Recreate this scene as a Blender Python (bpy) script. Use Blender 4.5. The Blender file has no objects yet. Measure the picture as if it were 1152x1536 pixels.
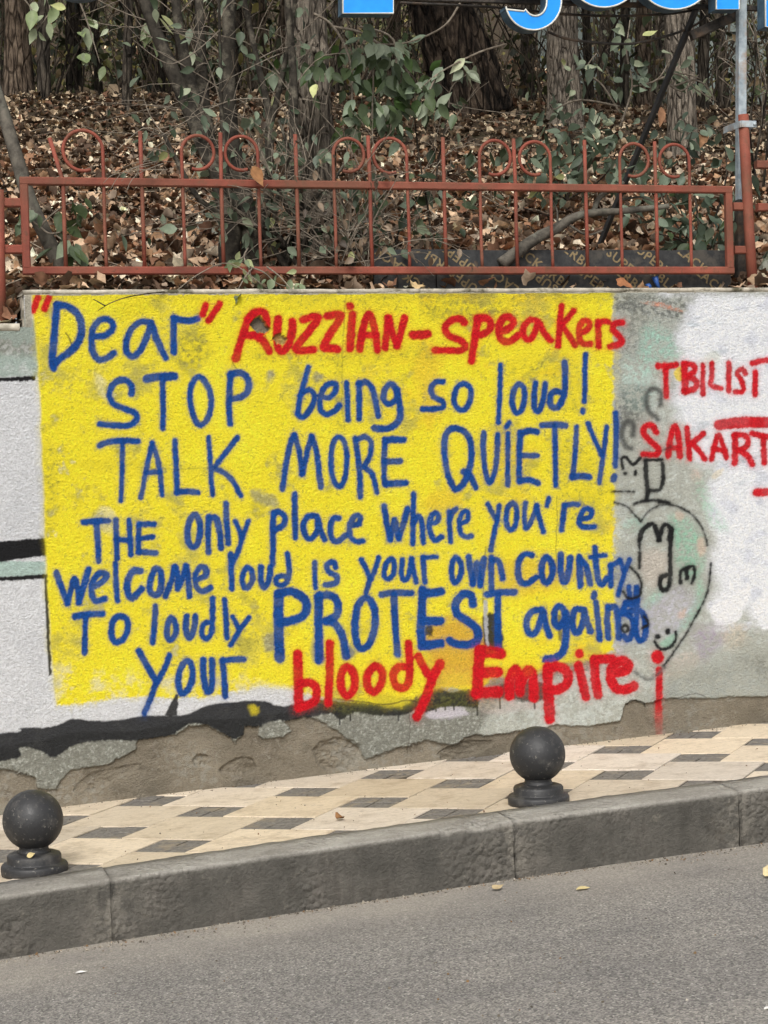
import bpy, bmesh, math, random
import numpy as np
from mathutils import Vector, Matrix, noise as mnoise
# ------------------------------------------------------------------ camera, world, sun, exposure
scene = bpy.context.scene
COL = scene.collection
SC = 1.1
F, PIT, YAW, ROL = 2800.0, 0.03, 0.278, -0.0287
CAMP = np.array([0.0, -7.7, 1.441])
_f = np.array([math.sin(YAW)*math.cos(PIT), math.cos(YAW)*math.cos(PIT), -math.sin(PIT)])
_r0 = np.array([math.cos(YAW), -math.sin(YAW), 0.0]); _u0 = np.cross(_r0, _f)
_r = _r0*math.cos(ROL) + _u0*math.sin(ROL); _u = _u0*math.cos(ROL) - _r0*math.sin(ROL)
cam = bpy.data.cameras.new('camera'); cam_o = bpy.data.objects.new('camera', cam); COL.objects.link(cam_o)
cam.sensor_fit = 'VERTICAL'; cam.sensor_height = 36.0; cam.lens = F/1536*36
cam.clip_start = 0.1; cam.clip_end = 400
cam_o.matrix_world = Matrix(((_r[0], _u[0], -_f[0], CAMP[0]), (_r[1], _u[1], -_f[1], CAMP[1]), (_r[2], _u[2], -_f[2], CAMP[2]), (0, 0, 0, 1)))
scene.camera = cam_o
SUN_EL, SUN_AZ = math.radians(44), math.radians(204)       # overcast: high soft sun from behind the left shoulder
world = bpy.data.worlds.new('World'); scene.world = world; world.use_nodes = True
wn = world.node_tree; bg = wn.nodes['Background']
sky = wn.nodes.new('ShaderNodeTexSky'); sky.sky_type = 'NISHITA'; sky.sun_disc = False
sky.sun_elevation = SUN_EL; sky.sun_rotation = SUN_AZ; sky.air_density = 1.0; sky.dust_density = 4.0; sky.ozone_density = 1.0
hsv = wn.nodes.new('ShaderNodeHueSaturation'); hsv.inputs['Saturation'].default_value = 0.22    # cloud deck: nearly white sky
wn.links.new(sky.outputs[0], hsv.inputs['Color']); wn.links.new(hsv.outputs[0], bg.inputs['Color'])
bg.inputs['Strength'].default_value = 0.12
sun = bpy.data.lights.new('sun', 'SUN'); sun.energy = 1.5; sun.angle = math.radians(32); sun.color = (1.0, 0.965, 0.91)
sun_o = bpy.data.objects.new('sun', sun); COL.objects.link(sun_o)
_sd = Vector((math.sin(SUN_AZ)*math.cos(SUN_EL), math.cos(SUN_AZ)*math.cos(SUN_EL), math.sin(SUN_EL)))
sun_o.rotation_euler = _sd.to_track_quat('Z', 'Y').to_euler(); sun_o.location = (0, 0, 20)
vs = scene.view_settings; vs.view_transform = 'Standard'; vs.look = 'None'; vs.exposure = 0.42; vs.gamma = 1.0; vs.use_curve_mapping = False
scene.cycles.max_bounces = 6; scene.cycles.transparent_max_bounces = 4
# ------------------------------------------------------------------ helpers
rnd = random.Random(11)
def lin(c):
    c = np.asarray(c, float)/255.0
    return np.where(c <= 0.04045, c/12.92, ((c+0.055)/1.055)**2.4)
def S(r, g, b, k=1.0):
    v = lin((r, g, b))*k; return (float(v[0]), float(v[1]), float(v[2]), 1.0)
def ray(px, py):
    return _f + _r*((px-576)/F) - _u*((py-768)/F)
def at(px, py, Y=0.0):                                    # point at depth Y on the sight line of a measured photo point
    d = ray(px, py); t = (Y-CAMP[1])/d[1]; return Vector(CAMP + d*t)
def smooth(pts, n=6, closed=False):
    P = [np.asarray(p, float) for p in pts]
    if len(P) < 3: return P
    out = []; m = len(P)
    rng_ = range(m) if closed else range(m-1)
    for i in rng_:
        if closed: a, b, c, d = P[(i-1) % m], P[i], P[(i+1) % m], P[(i+2) % m]
        else: a, b, c, d = P[max(i-1, 0)], P[i], P[i+1], P[min(i+2, m-1)]
        for k in range(n):
            t = k/n
            out.append(0.5*((2*b)+(c-a)*t+(2*a-5*b+4*c-d)*t*t+(3*b-a-3*c+d)*t**3))
    out.append(P[0] if closed else P[-1])
    return out
class MB:
    def __init__(s): s.v = []; s.f = []; s.m = []; s.c = []; s.sm = []
    def add(s, vs_, fs, mi=0, col=None, sm=True):
        o = len(s.v); s.v.extend([tuple(map(float, p)) for p in vs_])
        s.c.extend([col]*len(vs_))
        for f in fs: s.f.append([i+o for i in f]); s.m.append(mi); s.sm.append(sm)
    def box(s, a, b, mi=0, col=None):
        (x0, y0, z0), (x1, y1, z1) = a, b
        s.add([(x0,y0,z0),(x1,y0,z0),(x1,y1,z0),(x0,y1,z0),(x0,y0,z1),(x1,y0,z1),(x1,y1,z1),(x0,y1,z1)],
              [(0,3,2,1),(4,5,6,7),(0,1,5,4),(1,2,6,5),(2,3,7,6),(3,0,4,7)], mi, col, False)
    def bar(s, a, b, w, h, ch=0.15, up=(0,0,1), mi=0):      # bar with chamfered edges, w along up x dir, h along up
        a = Vector(a); b = Vector(b); d = (b-a).normalized(); up = Vector(up)
        x = d.cross(up).normalized(); y = x.cross(d).normalized()
        c = ch*min(w, h); W = w/2; H = h/2
        pr = [(-W+c,-H),(W-c,-H),(W,-H+c),(W,H-c),(W-c,H),(-W+c,H),(-W,H-c),(-W,-H+c)]
        vs_ = [p + x*q[0] + y*q[1] for p in (a, b) for q in pr]
        fs = [(i, (i+1) % 8, 8+(i+1) % 8, 8+i) for i in range(8)] + [tuple(range(7, -1, -1)), tuple(range(8, 16))]
        s.add(vs_, fs, mi, None, False)
    def tube(s, pts, rad, n=8, mi=0, col=None, rough=0.0, freq=8.0, vfreq=2.0, seed=0.0, cap=True):
        P = [Vector(map(float, p)) for p in pts]; m = len(P)
        R = rad if hasattr(rad, '__len__') else [rad]*m
        if len(R) != m: R = [float(np.interp(i/(m-1), np.linspace(0, 1, len(R)), R)) for i in range(m)]
        T = [(P[min(i+1, m-1)]-P[max(i-1, 0)]).normalized() for i in range(m)]
        x = T[0].orthogonal().normalized(); vs_ = []; L = 0.0
        for i in range(m):
            x = (x - T[i]*x.dot(T[i])).normalized(); y = T[i].cross(x)
            if i: L += (P[i]-P[i-1]).length
            for k in range(n):
                a = 2*math.pi*k/n; r = R[i]
                if rough:
                    q = mnoise.noise(Vector((math.cos(a)*freq*.5, math.sin(a)*freq*.5, L*vfreq+seed)))
                    q2 = mnoise.noise(Vector((math.cos(a)*freq, math.sin(a)*freq, L*vfreq*1.7+seed+9)))
                    r *= 1+rough*(q*.8-abs(q2)*1.1)
                vs_.append(P[i]+x*math.cos(a)*r+y*math.sin(a)*r)
        fs = [(i*n+k, i*n+(k+1) % n, (i+1)*n+(k+1) % n, (i+1)*n+k) for i in range(m-1) for k in range(n)]
        if cap: fs += [tuple(range(n-1, -1, -1)), tuple(range((m-1)*n, m*n))]
        s.add(vs_, fs, mi, col)
    def build(s, name, mats, parent=None):
        me = bpy.data.meshes.new(name); me.from_pydata(s.v, [], s.f)
        for m in (mats if isinstance(mats, (list, tuple)) else [mats]): me.materials.append(m)
        me.polygons.foreach_set('material_index', s.m); me.polygons.foreach_set('use_smooth', s.sm)
        if any(c is not None for c in s.c):
            at_ = me.color_attributes.new('tint', 'FLOAT_COLOR', 'POINT')
            at_.data.foreach_set('color', np.array([(c if c is not None else (1,1,1,1)) for c in s.c], dtype=np.float32).ravel())
        me.update()
        o = bpy.data.objects.new(name, me); COL.objects.link(o)
        if parent is not None:
            o.parent = parent; o.matrix_parent_inverse = parent.matrix_world.inverted() if parent.type != 'EMPTY' else Matrix.Translation(-parent.location)
        return o
def tag(o, label, cat, group=None):
    o['label'] = label; o['category'] = cat
    if group: o['group'] = group
    return o
def thing(name, label, cat, loc=(0,0,0), group=None):
    o = bpy.data.objects.new(name, None); COL.objects.link(o); o.location = Vector(loc); o.empty_display_size = .1
    return tag(o, label, cat, group)
def kind(o, k): o['kind'] = k; return o
# ---- materials
def newmat(name, rough=0.8, spec=0.3):
    m = bpy.data.materials.new(name); m.use_nodes = True
    nt = m.node_tree; b = nt.nodes['Principled BSDF']; b.inputs['Roughness'].default_value = rough
    b.inputs['Specular IOR Level'].default_value = spec
    return m, nt, b
def nd(nt, t, **kw):
    n = nt.nodes.new(t)
    for k, v in kw.items():
        if k in n.inputs: n.inputs[k].default_value = v
        else: setattr(n, k, v)
    return n
def coords(nt, scale=(1,1,1)):
    tc = nd(nt, 'ShaderNodeTexCoord'); mp = nd(nt, 'ShaderNodeMapping'); mp.inputs['Scale'].default_value = scale
    nt.links.new(tc.outputs['Object'], mp.inputs['Vector']); return mp.outputs[0]
def noise_n(nt, vec, scale, detail=4, rough=.6):
    n = nd(nt, 'ShaderNodeTexNoise'); n.inputs['Scale'].default_value = scale; n.inputs['Detail'].default_value = detail; n.inputs['Roughness'].default_value = rough
    nt.links.new(vec, n.inputs['Vector']); return n.outputs[0]
def ramp(nt, fac, stops):
    r = nd(nt, 'ShaderNodeValToRGB'); e = r.color_ramp.elements
    while len(e) < len(stops): e.new(.5)
    for i, (p, c) in enumerate(stops): e[i].position = p; e[i].color = c
    nt.links.new(fac, r.inputs[0]); return r.outputs[0]
def mix(nt, fac, a, b, mode='MIX'):
    n = nd(nt, 'ShaderNodeMix', data_type='RGBA', blend_type=mode)
    for v, i in ((fac, 0), (a, 6), (b, 7)):
        if hasattr(v, 'is_output'): nt.links.new(v, n.inputs[i])
        else: n.inputs[i].default_value = v
    return n.outputs[2]
def mth(nt, op, a, b=0.0):
    n = nd(nt, 'ShaderNodeMath', operation=op)
    for v, i in ((a, 0), (b, 1)):
        if hasattr(v, 'is_output'): nt.links.new(v, n.inputs[i])
        else: n.inputs[i].default_value = v
    return n.outputs[0]
def bump(nt, b, h, dist=.01, st=1.0):
    n = nd(nt, 'ShaderNodeBump'); n.inputs['Strength'].default_value = st; n.inputs['Distance'].default_value = dist
    nt.links.new(h, n.inputs['Height']); nt.links.new(n.outputs[0], b.inputs['Normal'])
def speck(name, c1, c2, scale=30, rough=.8, bd=.004, spec=.3, c3=None, s3=4, stretch=(1,1,1), metal=0.0):
    m, nt, b = newmat(name, rough, spec); v = coords(nt, stretch)
    n1 = noise_n(nt, v, scale, 6, .65); col = ramp(nt, n1, [(.35, c1), (.68, c2)])
    if c3 is not None:
        n3 = noise_n(nt, v, s3, 5, .7); col = mix(nt, ramp(nt, n3, [(.52, (0,0,0,1)), (.64, (1,1,1,1))]), col, c3)
    nt.links.new(col, b.inputs['Base Color']); bump(nt, b, n1, bd); b.inputs['Metallic'].default_value = metal
    return m
def bark_mat(name, c1, c2, c3, sc=26, bd=.02, ckf=.75):
    m, nt, b = newmat(name, .95, .15); v = coords(nt, (1, 1, .26))
    n1 = noise_n(nt, v, sc, 8, .7); n2 = noise_n(nt, coords(nt, (1,1,.5)), sc*.22, 4)
    col = ramp(nt, n1, [(.38, c1), (.5, c2), (.62, c3)])
    col = mix(nt, .7, col, ramp(nt, n2, [(.3, (.55,.55,.55,1)), (.7, (1.25,1.22,1.15,1))]), 'MULTIPLY')
    nt.links.new(col, b.inputs['Base Color']); vb = nd(nt, 'ShaderNodeTexVoronoi', feature='DISTANCE_TO_EDGE'); vb.inputs['Scale'].default_value = sc*.8; nt.links.new(coords(nt, (1, 1, .2)), vb.inputs['Vector'])
    ck = ramp(nt, vb.outputs[0], [(.0, (.3,.28,.26,1)), (.09, (1,1,1,1))]); nt.links.new(mix(nt, ckf, col, ck, 'MULTIPLY'), b.inputs['Base Color'])
    bump(nt, b, mth(nt, 'ADD', n1, ck), bd); return m
def tint_mat(name, rough=.75, spec=.3, var=.35, sc=60, trans=0.0):
    m, nt, b = newmat(name, rough, spec)
    a = nd(nt, 'ShaderNodeVertexColor'); a.layer_name = 'tint'
    n1 = noise_n(nt, coords(nt), sc, 4, .65)
    col = mix(nt, 1.0, a.outputs[0], ramp(nt, n1, [(.3, (1-var,)*3+(1,)), (.7, (1+var,)*3+(1,))]), 'MULTIPLY')
    nt.links.new(col, b.inputs['Base Color'])
    if trans:
        t = nd(nt, 'ShaderNodeBsdfTranslucent'); nt.links.new(col, t.inputs[0]); ms = nd(nt, 'ShaderNodeMixShader'); ms.inputs[0].default_value = trans
        nt.links.new(b.outputs[0], ms.inputs[1]); nt.links.new(t.outputs[0], ms.inputs[2]); nt.links.new(ms.outputs[0], nt.nodes['Material Output'].inputs[0])
    return m
# ---- numpy value noise
def vnoise(x, y, seed=0):
    xi = np.floor(x).astype(np.int64); yi = np.floor(y).astype(np.int64); fx = x-xi; fy = y-yi
    fx = fx*fx*(3-2*fx); fy = fy*fy*(3-2*fy)
    def h(a, b):
        k = (a*374761393 + b*668265263 + seed*2147483647) & 0xFFFFFFFF
        k = ((k ^ (k >> 13))*1274126177) & 0xFFFFFFFF
        return ((k ^ (k >> 16)) & 0xFFFF)/65535.0
    a, b, c, d = h(xi, yi), h(xi+1, yi), h(xi, yi+1), h(xi+1, yi+1)
    return (a*(1-fx)+b*fx)*(1-fy)+(c*(1-fx)+d*fx)*fy
def fbm(x, y, o=4, seed=0, g=.5):
    t = np.zeros_like(x); a = 1.0; s = 0.0
    x = x+31.7; y = y+17.3
    for i in range(o):
        x, y = x*.8-y*.6, x*.6+y*.8
        t += a*vnoise(x*2.03**i, y*2.03**i, seed+i*17); s += a; a *= g
    return t/s-.5
def sst(a, b, x):
    t = np.clip((x-a)/(b-a), 0, 1); return t*t*(3-2*t)
# ------------------------------------------------------------------ ground surfaces (grade of the street rises to the right)
G1, G2, CS = 0.0513, -0.002/SC, -0.02
KW, KTH, KC, KWB = 1.484*SC, 0.079, -0.013/SC, 1.306*SC
HK = 0.181*SC
def zpav(x, y):
    xx = np.clip(x, -6, 9); return G1*x + G2*xx*xx + CS*y + 0.0
def ykerb(x, w=KW):
    xx = np.clip(x, -6, 9); return -w + KTH*xx + KC*xx*xx
def zroad(x, y):
    yk = ykerb(x); return zpav(x, yk) - HK + 0.012*(yk-y)*np.exp(-(yk-y)/6)
def grid_mesh(name, xs, vfun, zfun, mats, wob=0.0, kindname='structure'):
    V = []; n = len(vfun(xs[0]))
    for x in xs:
        for y in vfun(x):
            z = zfun(x, y)
            if wob: z += wob*(mnoise.noise(Vector((x*2.1, y*2.1, 3)))+.5*mnoise.noise(Vector((x*9, y*9, 7))))
            V.append((x, y, z))
    Fc = [(i*n+j, (i+1)*n+j, (i+1)*n+j+1, i*n+j+1) for i in range(len(xs)-1) for j in range(n-1)]
    b = MB(); b.add(V, Fc); return kind(b.build(name, mats), kindname)
# asphalt
m_road, nt, b = newmat('asphalt', .85, .35); v = coords(nt)
vor = nd(nt, 'ShaderNodeTexVoronoi'); vor.inputs['Scale'].default_value = 165; nt.links.new(v, vor.inputs['Vector'])
n1 = noise_n(nt, v, 190, 4, .7); n2 = noise_n(nt, v, 2.2, 5, .6)
st = mix(nt, 1.0, ramp(nt, vor.outputs['Color'], [(.1, S(102,100,97)), (.5, S(140,137,132)), (.85, S(170,165,158)), (1., S(214,209,202))]), ramp(nt, n1, [(.3, (.72,.72,.72,1)), (.7, (1.2,1.2,1.2,1))]), 'MULTIPLY')
at_d = nd(nt, 'ShaderNodeAttribute'); at_d.attribute_name = 'dust'
dn = mth(nt, 'MULTIPLY', at_d.outputs['Fac'], ramp(nt, n2, [(.25, (.5,.5,.5,1)), (.6, (1,1,1,1))]))
col = mix(nt, dn, st, mix(nt, ramp(nt, noise_n(nt, v, 120, 3, .7), [(.4, (0,0,0,1)), (.62, (1,1,1,1))]), S(146,140,130), S(180,172,160)))
col = mix(nt, 1.0, col, ramp(nt, n2, [(.25, (.84,.84,.85,1)), (.75, (1.12,1.11,1.09,1))]), 'MULTIPLY')
nl = noise_n(nt, coords(nt, (.35, 2.2, 1)), 1.6, 5, .65); col = mix(nt, 1.0, col, ramp(nt, nl, [(.3, (.86,.86,.87,1)), (.7, (1.1,1.09,1.07,1))]), 'MULTIPLY')
ns = noise_n(nt, v, 7, 6, .75); col = mix(nt, ramp(nt, ns, [(.66, (0,0,0,1)), (.74, (.45,.45,.45,1))]), col, S(84,80,74))
cr_unused = 0 #='DISTANCE_TO_EDGE'); cr.inputs['Scale'].default_value = .55; nt.links.new(mix(nt, .12, v, nd(nt, 'ShaderNodeTexNoise', Scale=3.0, Detail=6.0).outputs[1]), cr.inputs['Vector'])
nt.links.new(col, b.inputs['Base Color']); bump(nt, b, mth(nt, 'ADD', vor.outputs['Distance'], n1), .004)
xs = np.concatenate([np.linspace(-40, -1, 24), np.linspace(-.8, 5.2, 130), np.linspace(5.6, 40, 22)])
road = grid_mesh('road', xs, lambda x: [ykerb(x)+.1-(q**1.6)*14 for q in np.linspace(0, 1, 60)], zroad, m_road, .0035)
dv = np.array([vv.co[:] for vv in road.data.vertices]); yk_ = np.array([ykerb(x) for x in dv[:, 0]])
da = road.data.attributes.new('dust', 'FLOAT', 'POINT')
dd = yk_-dv[:, 1]+.10*fbm(dv[:, 0]*2, dv[:, 1]*2, 3, 5)
da.data.foreach_set('value', (np.clip(1-dd/.62, 0, 1)*.85).astype(np.float32))
# pavement bed and tiles
m_joint = speck('joint_mortar', S(44,40,35), S(96,88,78), 90, .95)
grid_mesh('pavement_bed', xs, lambda x: [ykerb(x)+.09, ykerb(x)*.5, .12], lambda x, y: zpav(x, y)-.006, m_joint)
m_tile = bpy.data.materials.new('travertine_tile'); m_tile.use_nodes = True; nt = m_tile.node_tree; b = nt.nodes['Principled BSDF']; b.inputs['Roughness'].default_value = .62; b.inputs['Specular IOR Level'].default_value = .35
a = nd(nt, 'ShaderNodeVertexColor'); a.layer_name = 'tint'; v = coords(nt)
rot = nd(nt, 'ShaderNodeMapping'); rot.inputs['Rotation'].default_value = (0, 0, .703); rot.inputs['Scale'].default_value = (7, 40, 20)
tc = nd(nt, 'ShaderNodeTexCoord'); nt.links.new(tc.outputs['Object'], rot.inputs[0])
n1 = noise_n(nt, rot.outputs[0], 1.6, 6, .65); n2 = noise_n(nt, v, 9, 5, .7); n3 = noise_n(nt, rot.outputs[0], 5.0, 3, .6); n4 = noise_n(nt, v, 70, 4, .7)
col = mix(nt, .9, a.outputs[0], ramp(nt, n1, [(.25, (.84,.8,.74,1)), (.7, (1.1,1.08,1.05,1))]), 'MULTIPLY')
col = mix(nt, .8, col, ramp(nt, n2, [(.28, (.62,.58,.53,1)), (.5, (1,1,1,1))]), 'MULTIPLY')
col = mix(nt, ramp(nt, n3, [(.62, (0,0,0,1)), (.68, (.8,.8,.8,1))]), col, S(104,90,70))
col = mix(nt, .35, col, ramp(nt, n4, [(.3, (.7,.7,.7,1)), (.7, (1.2,1.2,1.2,1))]), 'MULTIPLY')
nt.links.new(col, b.inputs['Base Color']); bump(nt, b, mth(nt, 'ADD', n1, n3), .002)
m_slate = speck('dark_paver', S(92,89,84), S(136,131,124), 60, .85, .006, .3, S(136,126,110), 9)
def clip(poly, inside, inter):
    out = []
    for i in range(len(poly)):
        p, q = poly[i-1], poly[i]; a_, b_ = inside(p), inside(q)
        if a_ != b_: out.append(inter(p, q))
        if b_: out.append(q)
    return out
AA, BB, PHI, U0, V0 = .363*SC, .191*SC, -.703, .935*SC, -.055*SC
e1 = np.array([math.cos(PHI), math.sin(PHI)]); e2 = np.array([-e1[1], e1[0]])
tb = MB()
def tile(u0, v0, w, h, mi, dz, g=.0028):
    c0 = e1*(u0+w/2)+e2*(v0+h/2)
    if not -4 < c0[0] < 10 or not -2.6 < c0[1] < .5: return
    tw = rnd.uniform(-.006, .006)
    poly = [e1*a_+e2*b_ for a_, b_ in ((u0+g, v0+g), (u0+w-g, v0+g), (u0+w-g, v0+h-g), (u0+g, v0+h-g))]
    kx = c0[0]
    for sgn, lim in ((1, lambda p: p[1]-(ykerb(p[0], KWB)-.05)), (-1, lambda p: .03-p[1])):
        poly = clip(poly, lambda p: lim(p) > 0, lambda p, q: p+(q-p)*(lim(p)/(lim(p)-lim(q))))
        if len(poly) < 3: return
    t1, t2 = rnd.uniform(-.004, .004), rnd.uniform(-.004, .004)
    z = lambda p: zpav(p[0], p[1])+dz+t1*(p[0]-c0[0])+t2*(p[1]-c0[1])
    n = len(poly); k = rnd.uniform(.78, 1.08)
    cen = sum(poly)/n
    inn = [p+(cen-p)*min(.5, .0025/max(.01, np.linalg.norm(cen-p))) for p in poly]
    V = [(p[0], p[1], z(p)-.012) for p in poly]+[(p[0], p[1], z(p)-.002) for p in poly]+[(p[0], p[1], z(p)) for p in inn]
    Fc = [tuple(range(2*n, 3*n))]+[(i, (i+1) % n, n+(i+1) % n, n+i) for i in range(n)]+[(n+i, n+(i+1) % n, 2*n+(i+1) % n, 2*n+i) for i in range(n)]
    warm = rnd.random()
    c = S(211+4*warm, 202-2*warm, 191-15*warm, k)
    tb.add(V, Fc, mi, c, False)
for i in range(-34, 40):
    for j in range(-34, 40):
        s0 = (i*AA+j*BB+U0, -i*BB+j*AA+V0)
        hb = BB/2                                        # dark square: four small setts
        for a_ in (0, 1):
            for b_ in (0, 1):
                tile(s0[0]+a_*hb, s0[1]+b_*hb, hb, hb, 1, rnd.uniform(-.006, -.001), rnd.uniform(.002, .005))
        tile(s0[0]+BB, s0[1], AA, AA, 0, rnd.uniform(-.002, .0015))
pav = kind(tb.build('pavement', [m_tile, m_slate]), 'structure')
# kerb stones
m_kerb, nt, b = newmat('kerb_concrete', .88, .3); v = coords(nt)
n1 = noise_n(nt, v, 5, 6, .65); n2 = noise_n(nt, v, 85, 5, .7); n3 = noise_n(nt, v, 14, 6, .75)
col = ramp(nt, n1, [(.28, S(76,74,69)), (.5, S(92,89,83)), (.75, S(112,107,100))])
col = mix(nt, .6, col, ramp(nt, n2, [(.3, (.72,.72,.72,1)), (.7, (1.2,1.2,1.2,1))]), 'MULTIPLY')
col = mix(nt, ramp(nt, n3, [(.60, (0,0,0,1)), (.70, (.5,.5,.5,1))]), col, S(138,132,120))
col = mix(nt, ramp(nt, noise_n(nt, v, 9, 6, .7), [(.62, (0,0,0,1)), (.70, (.8,.8,.8,1))]), col, S(76,70,62))
geo = nd(nt, 'ShaderNodeAttribute'); geo.attribute_name = 'pale_top'  # mask: kerb top and rounded edge paler than the front face
jv = nd(nt, 'ShaderNodeAttribute'); jv.attribute_name = 'joint'
jn = mth(nt, 'MULTIPLY', jv.outputs['Fac'], ramp(nt, noise_n(nt, v, 22, 5, .7), [(.42, (0,0,0,1)), (.56, (.85,.85,.85,1))]))
col = mix(nt, jn, col, S(132,127,117))
col = mix(nt, ramp(nt, noise_n(nt, coords(nt, (3, 3, .7)), 4, 5, .7), [(.5, (0,0,0,1)), (.7, (.55,.55,.55,1))]), col, S(60,57,52))
col = mix(nt, geo.outputs['Fac'], col, mix(nt, .6, S(158,154,146), ramp(nt, mth(nt, 'ADD', mth(nt, 'MULTIPLY', n1, .6), mth(nt, 'MULTIPLY', n2, .4)), [(.38, S(118,113,105)), (.6, S(188,184,174))])))
nt.links.new(col, b.inputs['Base Color']); vk = nd(nt, 'ShaderNodeTexVoronoi'); vk.inputs['Scale'].default_value = 48; nt.links.new(v, vk.inputs['Vector'])
pk = mth(nt, 'MULTIPLY', ramp(nt, noise_n(nt, v, 2.6, 4, .6), [(.5, (0,0,0,1)), (.6, (1,1,1,1))]), mth(nt, 'SUBTRACT', .8, vk.outputs['Distance']))
bump(nt, b, mth(nt, 'ADD', mth(nt, 'ADD', mth(nt, 'MULTIPLY', n2, .8), n3), pk), .014)
kb = MB(); pale_top = []; joint = []
jx = []
for px in (165, 770, 1107):
    lo, hi = -3, 5
    py = {165: 1324, 770: 1236, 1107: 1187}[px]
    for _ in range(50):
        x = (lo+hi)/2; p = np.array([x, ykerb(x), zpav(x, ykerb(x))])-CAMP
        u = 576+F*(p@_r)/(p@_f)
        lo, hi = (x, hi) if u < px else (lo, x)
    jx.append(x)
cuts = [-40, -20, -8, jx[0]-2.9, jx[0]-1.45, jx[0], jx[1], jx[2], jx[2]+1.5, jx[2]+3, 9, 20, 40]
for ci in range(len(cuts)-1):
    x0, x1 = cuts[ci]+.0006, cuts[ci+1]-.0006; L = x1-x0; near = -2.5 < x0 and x1 < 8
    n = max(4, int(L/.02)) if near else 30
    ph = rnd.uniform(0, 50); V = []
    wz = KW-KWB
    prof = [(wz, -.05, 0), (wz, .006, 1), (wz*.6, .007, 1), (wz*.3, .006, 1), (.02, .0055, 1), (.009, .0045, 1), (.0035, .001, .9), (.0008, -.005, .5), (.0, -.013, .05), (-.001, -.03, 0), (-.002, -.05, 0), (-.002, -.07, 0), (-.003, -.09, 0), (-.003, -.11, 0), (-.003, -.13, 0), (-.004, -.15, 0), (-.004, -.17, 0), (-.004, -.19, 0), (-.005, -.32, 0)]
    for i in range(n+1):
        x = x0+L*i/n; e = min(i, n-i)*L/n
        for (dy, dz, w_) in prof:
            q = mnoise.noise(Vector((x*7+ph, dy*20, dz*20)))*.0030+mnoise.noise(Vector((x*26+ph, dy*60, dz*50)))*.0022
            chip = max(0, mnoise.noise(Vector((x*17+ph, 5.5, dz*9)))-.34)*.045 if -.03 < dz < .006 and dy < .05 else 0
            en = .006*math.exp(-e/.004)*max(0, .2+mnoise.noise(Vector((x, dz*14, ph)))*2.5)
            joint.append(math.exp(-e/.07)); yy = ykerb(x)+dy+q+chip+en
            V.append((x, yy, zpav(x, ykerb(x))+dz+(q if dz > 0 else 0)-chip*.8)); pale_top.append(w_)
    m = len(prof)
    Fc = [(i*m+j, i*m+j+1, (i+1)*m+j+1, (i+1)*m+j) for i in range(n) for j in range(m-1)]+[tuple(range(m)), tuple(range(n*m+m-1, n*m-1, -1))]
    kb.add(V, Fc)
kerb = kind(kb.build('kerb', m_kerb), 'structure')
ja = kerb.data.attributes.new('joint', 'FLOAT', 'POINT'); ja.data.foreach_set('value', np.array(joint, dtype=np.float32))
wa = kerb.data.attributes.new('pale_top', 'FLOAT', 'POINT'); wa.data.foreach_set('value', np.array(pale_top, dtype=np.float32))
# ------------------------------------------------------------------ the painted wall: one fine grid, plaster relief as geometry, paint as albedo
ZT = .641*SC + CAMP[2]                                    # wall top
def W(px, py): p = at(px, py, 0.0); return p[0], p[2]
XL = W(36, 470)[0]                                        # the wall steps down left of this
ZL = W(20, 491)[1]
gx = np.concatenate([np.linspace(-9, -.4, 70, endpoint=False), np.linspace(-.4, .42, 100, endpoint=False), np.linspace(.42, 4.2, 1120, endpoint=False), np.linspace(4.2, 5.1, 110, endpoint=False), np.linspace(5.1, 11, 50)])
gx[np.argmin(np.abs(gx-XL))] = XL
gz = np.concatenate([np.linspace(-.75, -.15, 30, endpoint=False), np.linspace(-.15, ZT, 690)])
gz[np.argmin(np.abs(gz-ZL))] = ZL
GX, GZ = np.meshgrid(gx, gz, indexing='ij')
PX = GX-CAMP[0]; PY = 0-CAMP[1]; PZ = GZ-CAMP[2]
den = PX*_f[0]+PY*_f[1]+PZ*_f[2]
U = 576+F*(PX*_r[0]+PY*_r[1]+PZ*_r[2])/den; V_ = 768-F*(PX*_u[0]+PY*_u[1]+PZ*_u[2])/den
del den
NA = fbm(U/90, V_/90, 4, 1); NB = fbm(U/22, V_/22, 4, 2); NC = fbm(U/5, V_/5, 3, 3); ND = fbm(U/2.2, V_/2.2, 2, 4); NE = fbm(U/40, V_/14, 4, 6)
def seg_d(u, v, P, closed=False):
    d = np.full(u.shape, 1e9)
    P = list(P)+([P[0]] if closed else [])
    for (x0, y0), (x1, y1) in zip(P[:-1], P[1:]):
        dx, dy = x1-x0, y1-y0; L = dx*dx+dy*dy+1e-9
        t = np.clip(((u-x0)*dx+(v-y0)*dy)/L, 0, 1)
        d = np.minimum(d, (u-x0-t*dx)**2+(v-y0-t*dy)**2)
    return np.sqrt(d)
def win(pts, m):
    P = np.array(pts); x0, y0 = P.min(0)-m; x1, y1 = P.max(0)+m
    c = [W(x0, y0), W(x1, y0), W(x0, y1), W(x1, y1)]
    a = np.searchsorted(gx, [min(q[0] for q in c), max(q[0] for q in c)]); b_ = np.searchsorted(gz, [min(q[1] for q in c), max(q[1] for q in c)])
    return slice(max(a[0]-1, 0), a[1]+1), slice(max(b_[0]-1, 0), b_[1]+1)
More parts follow.
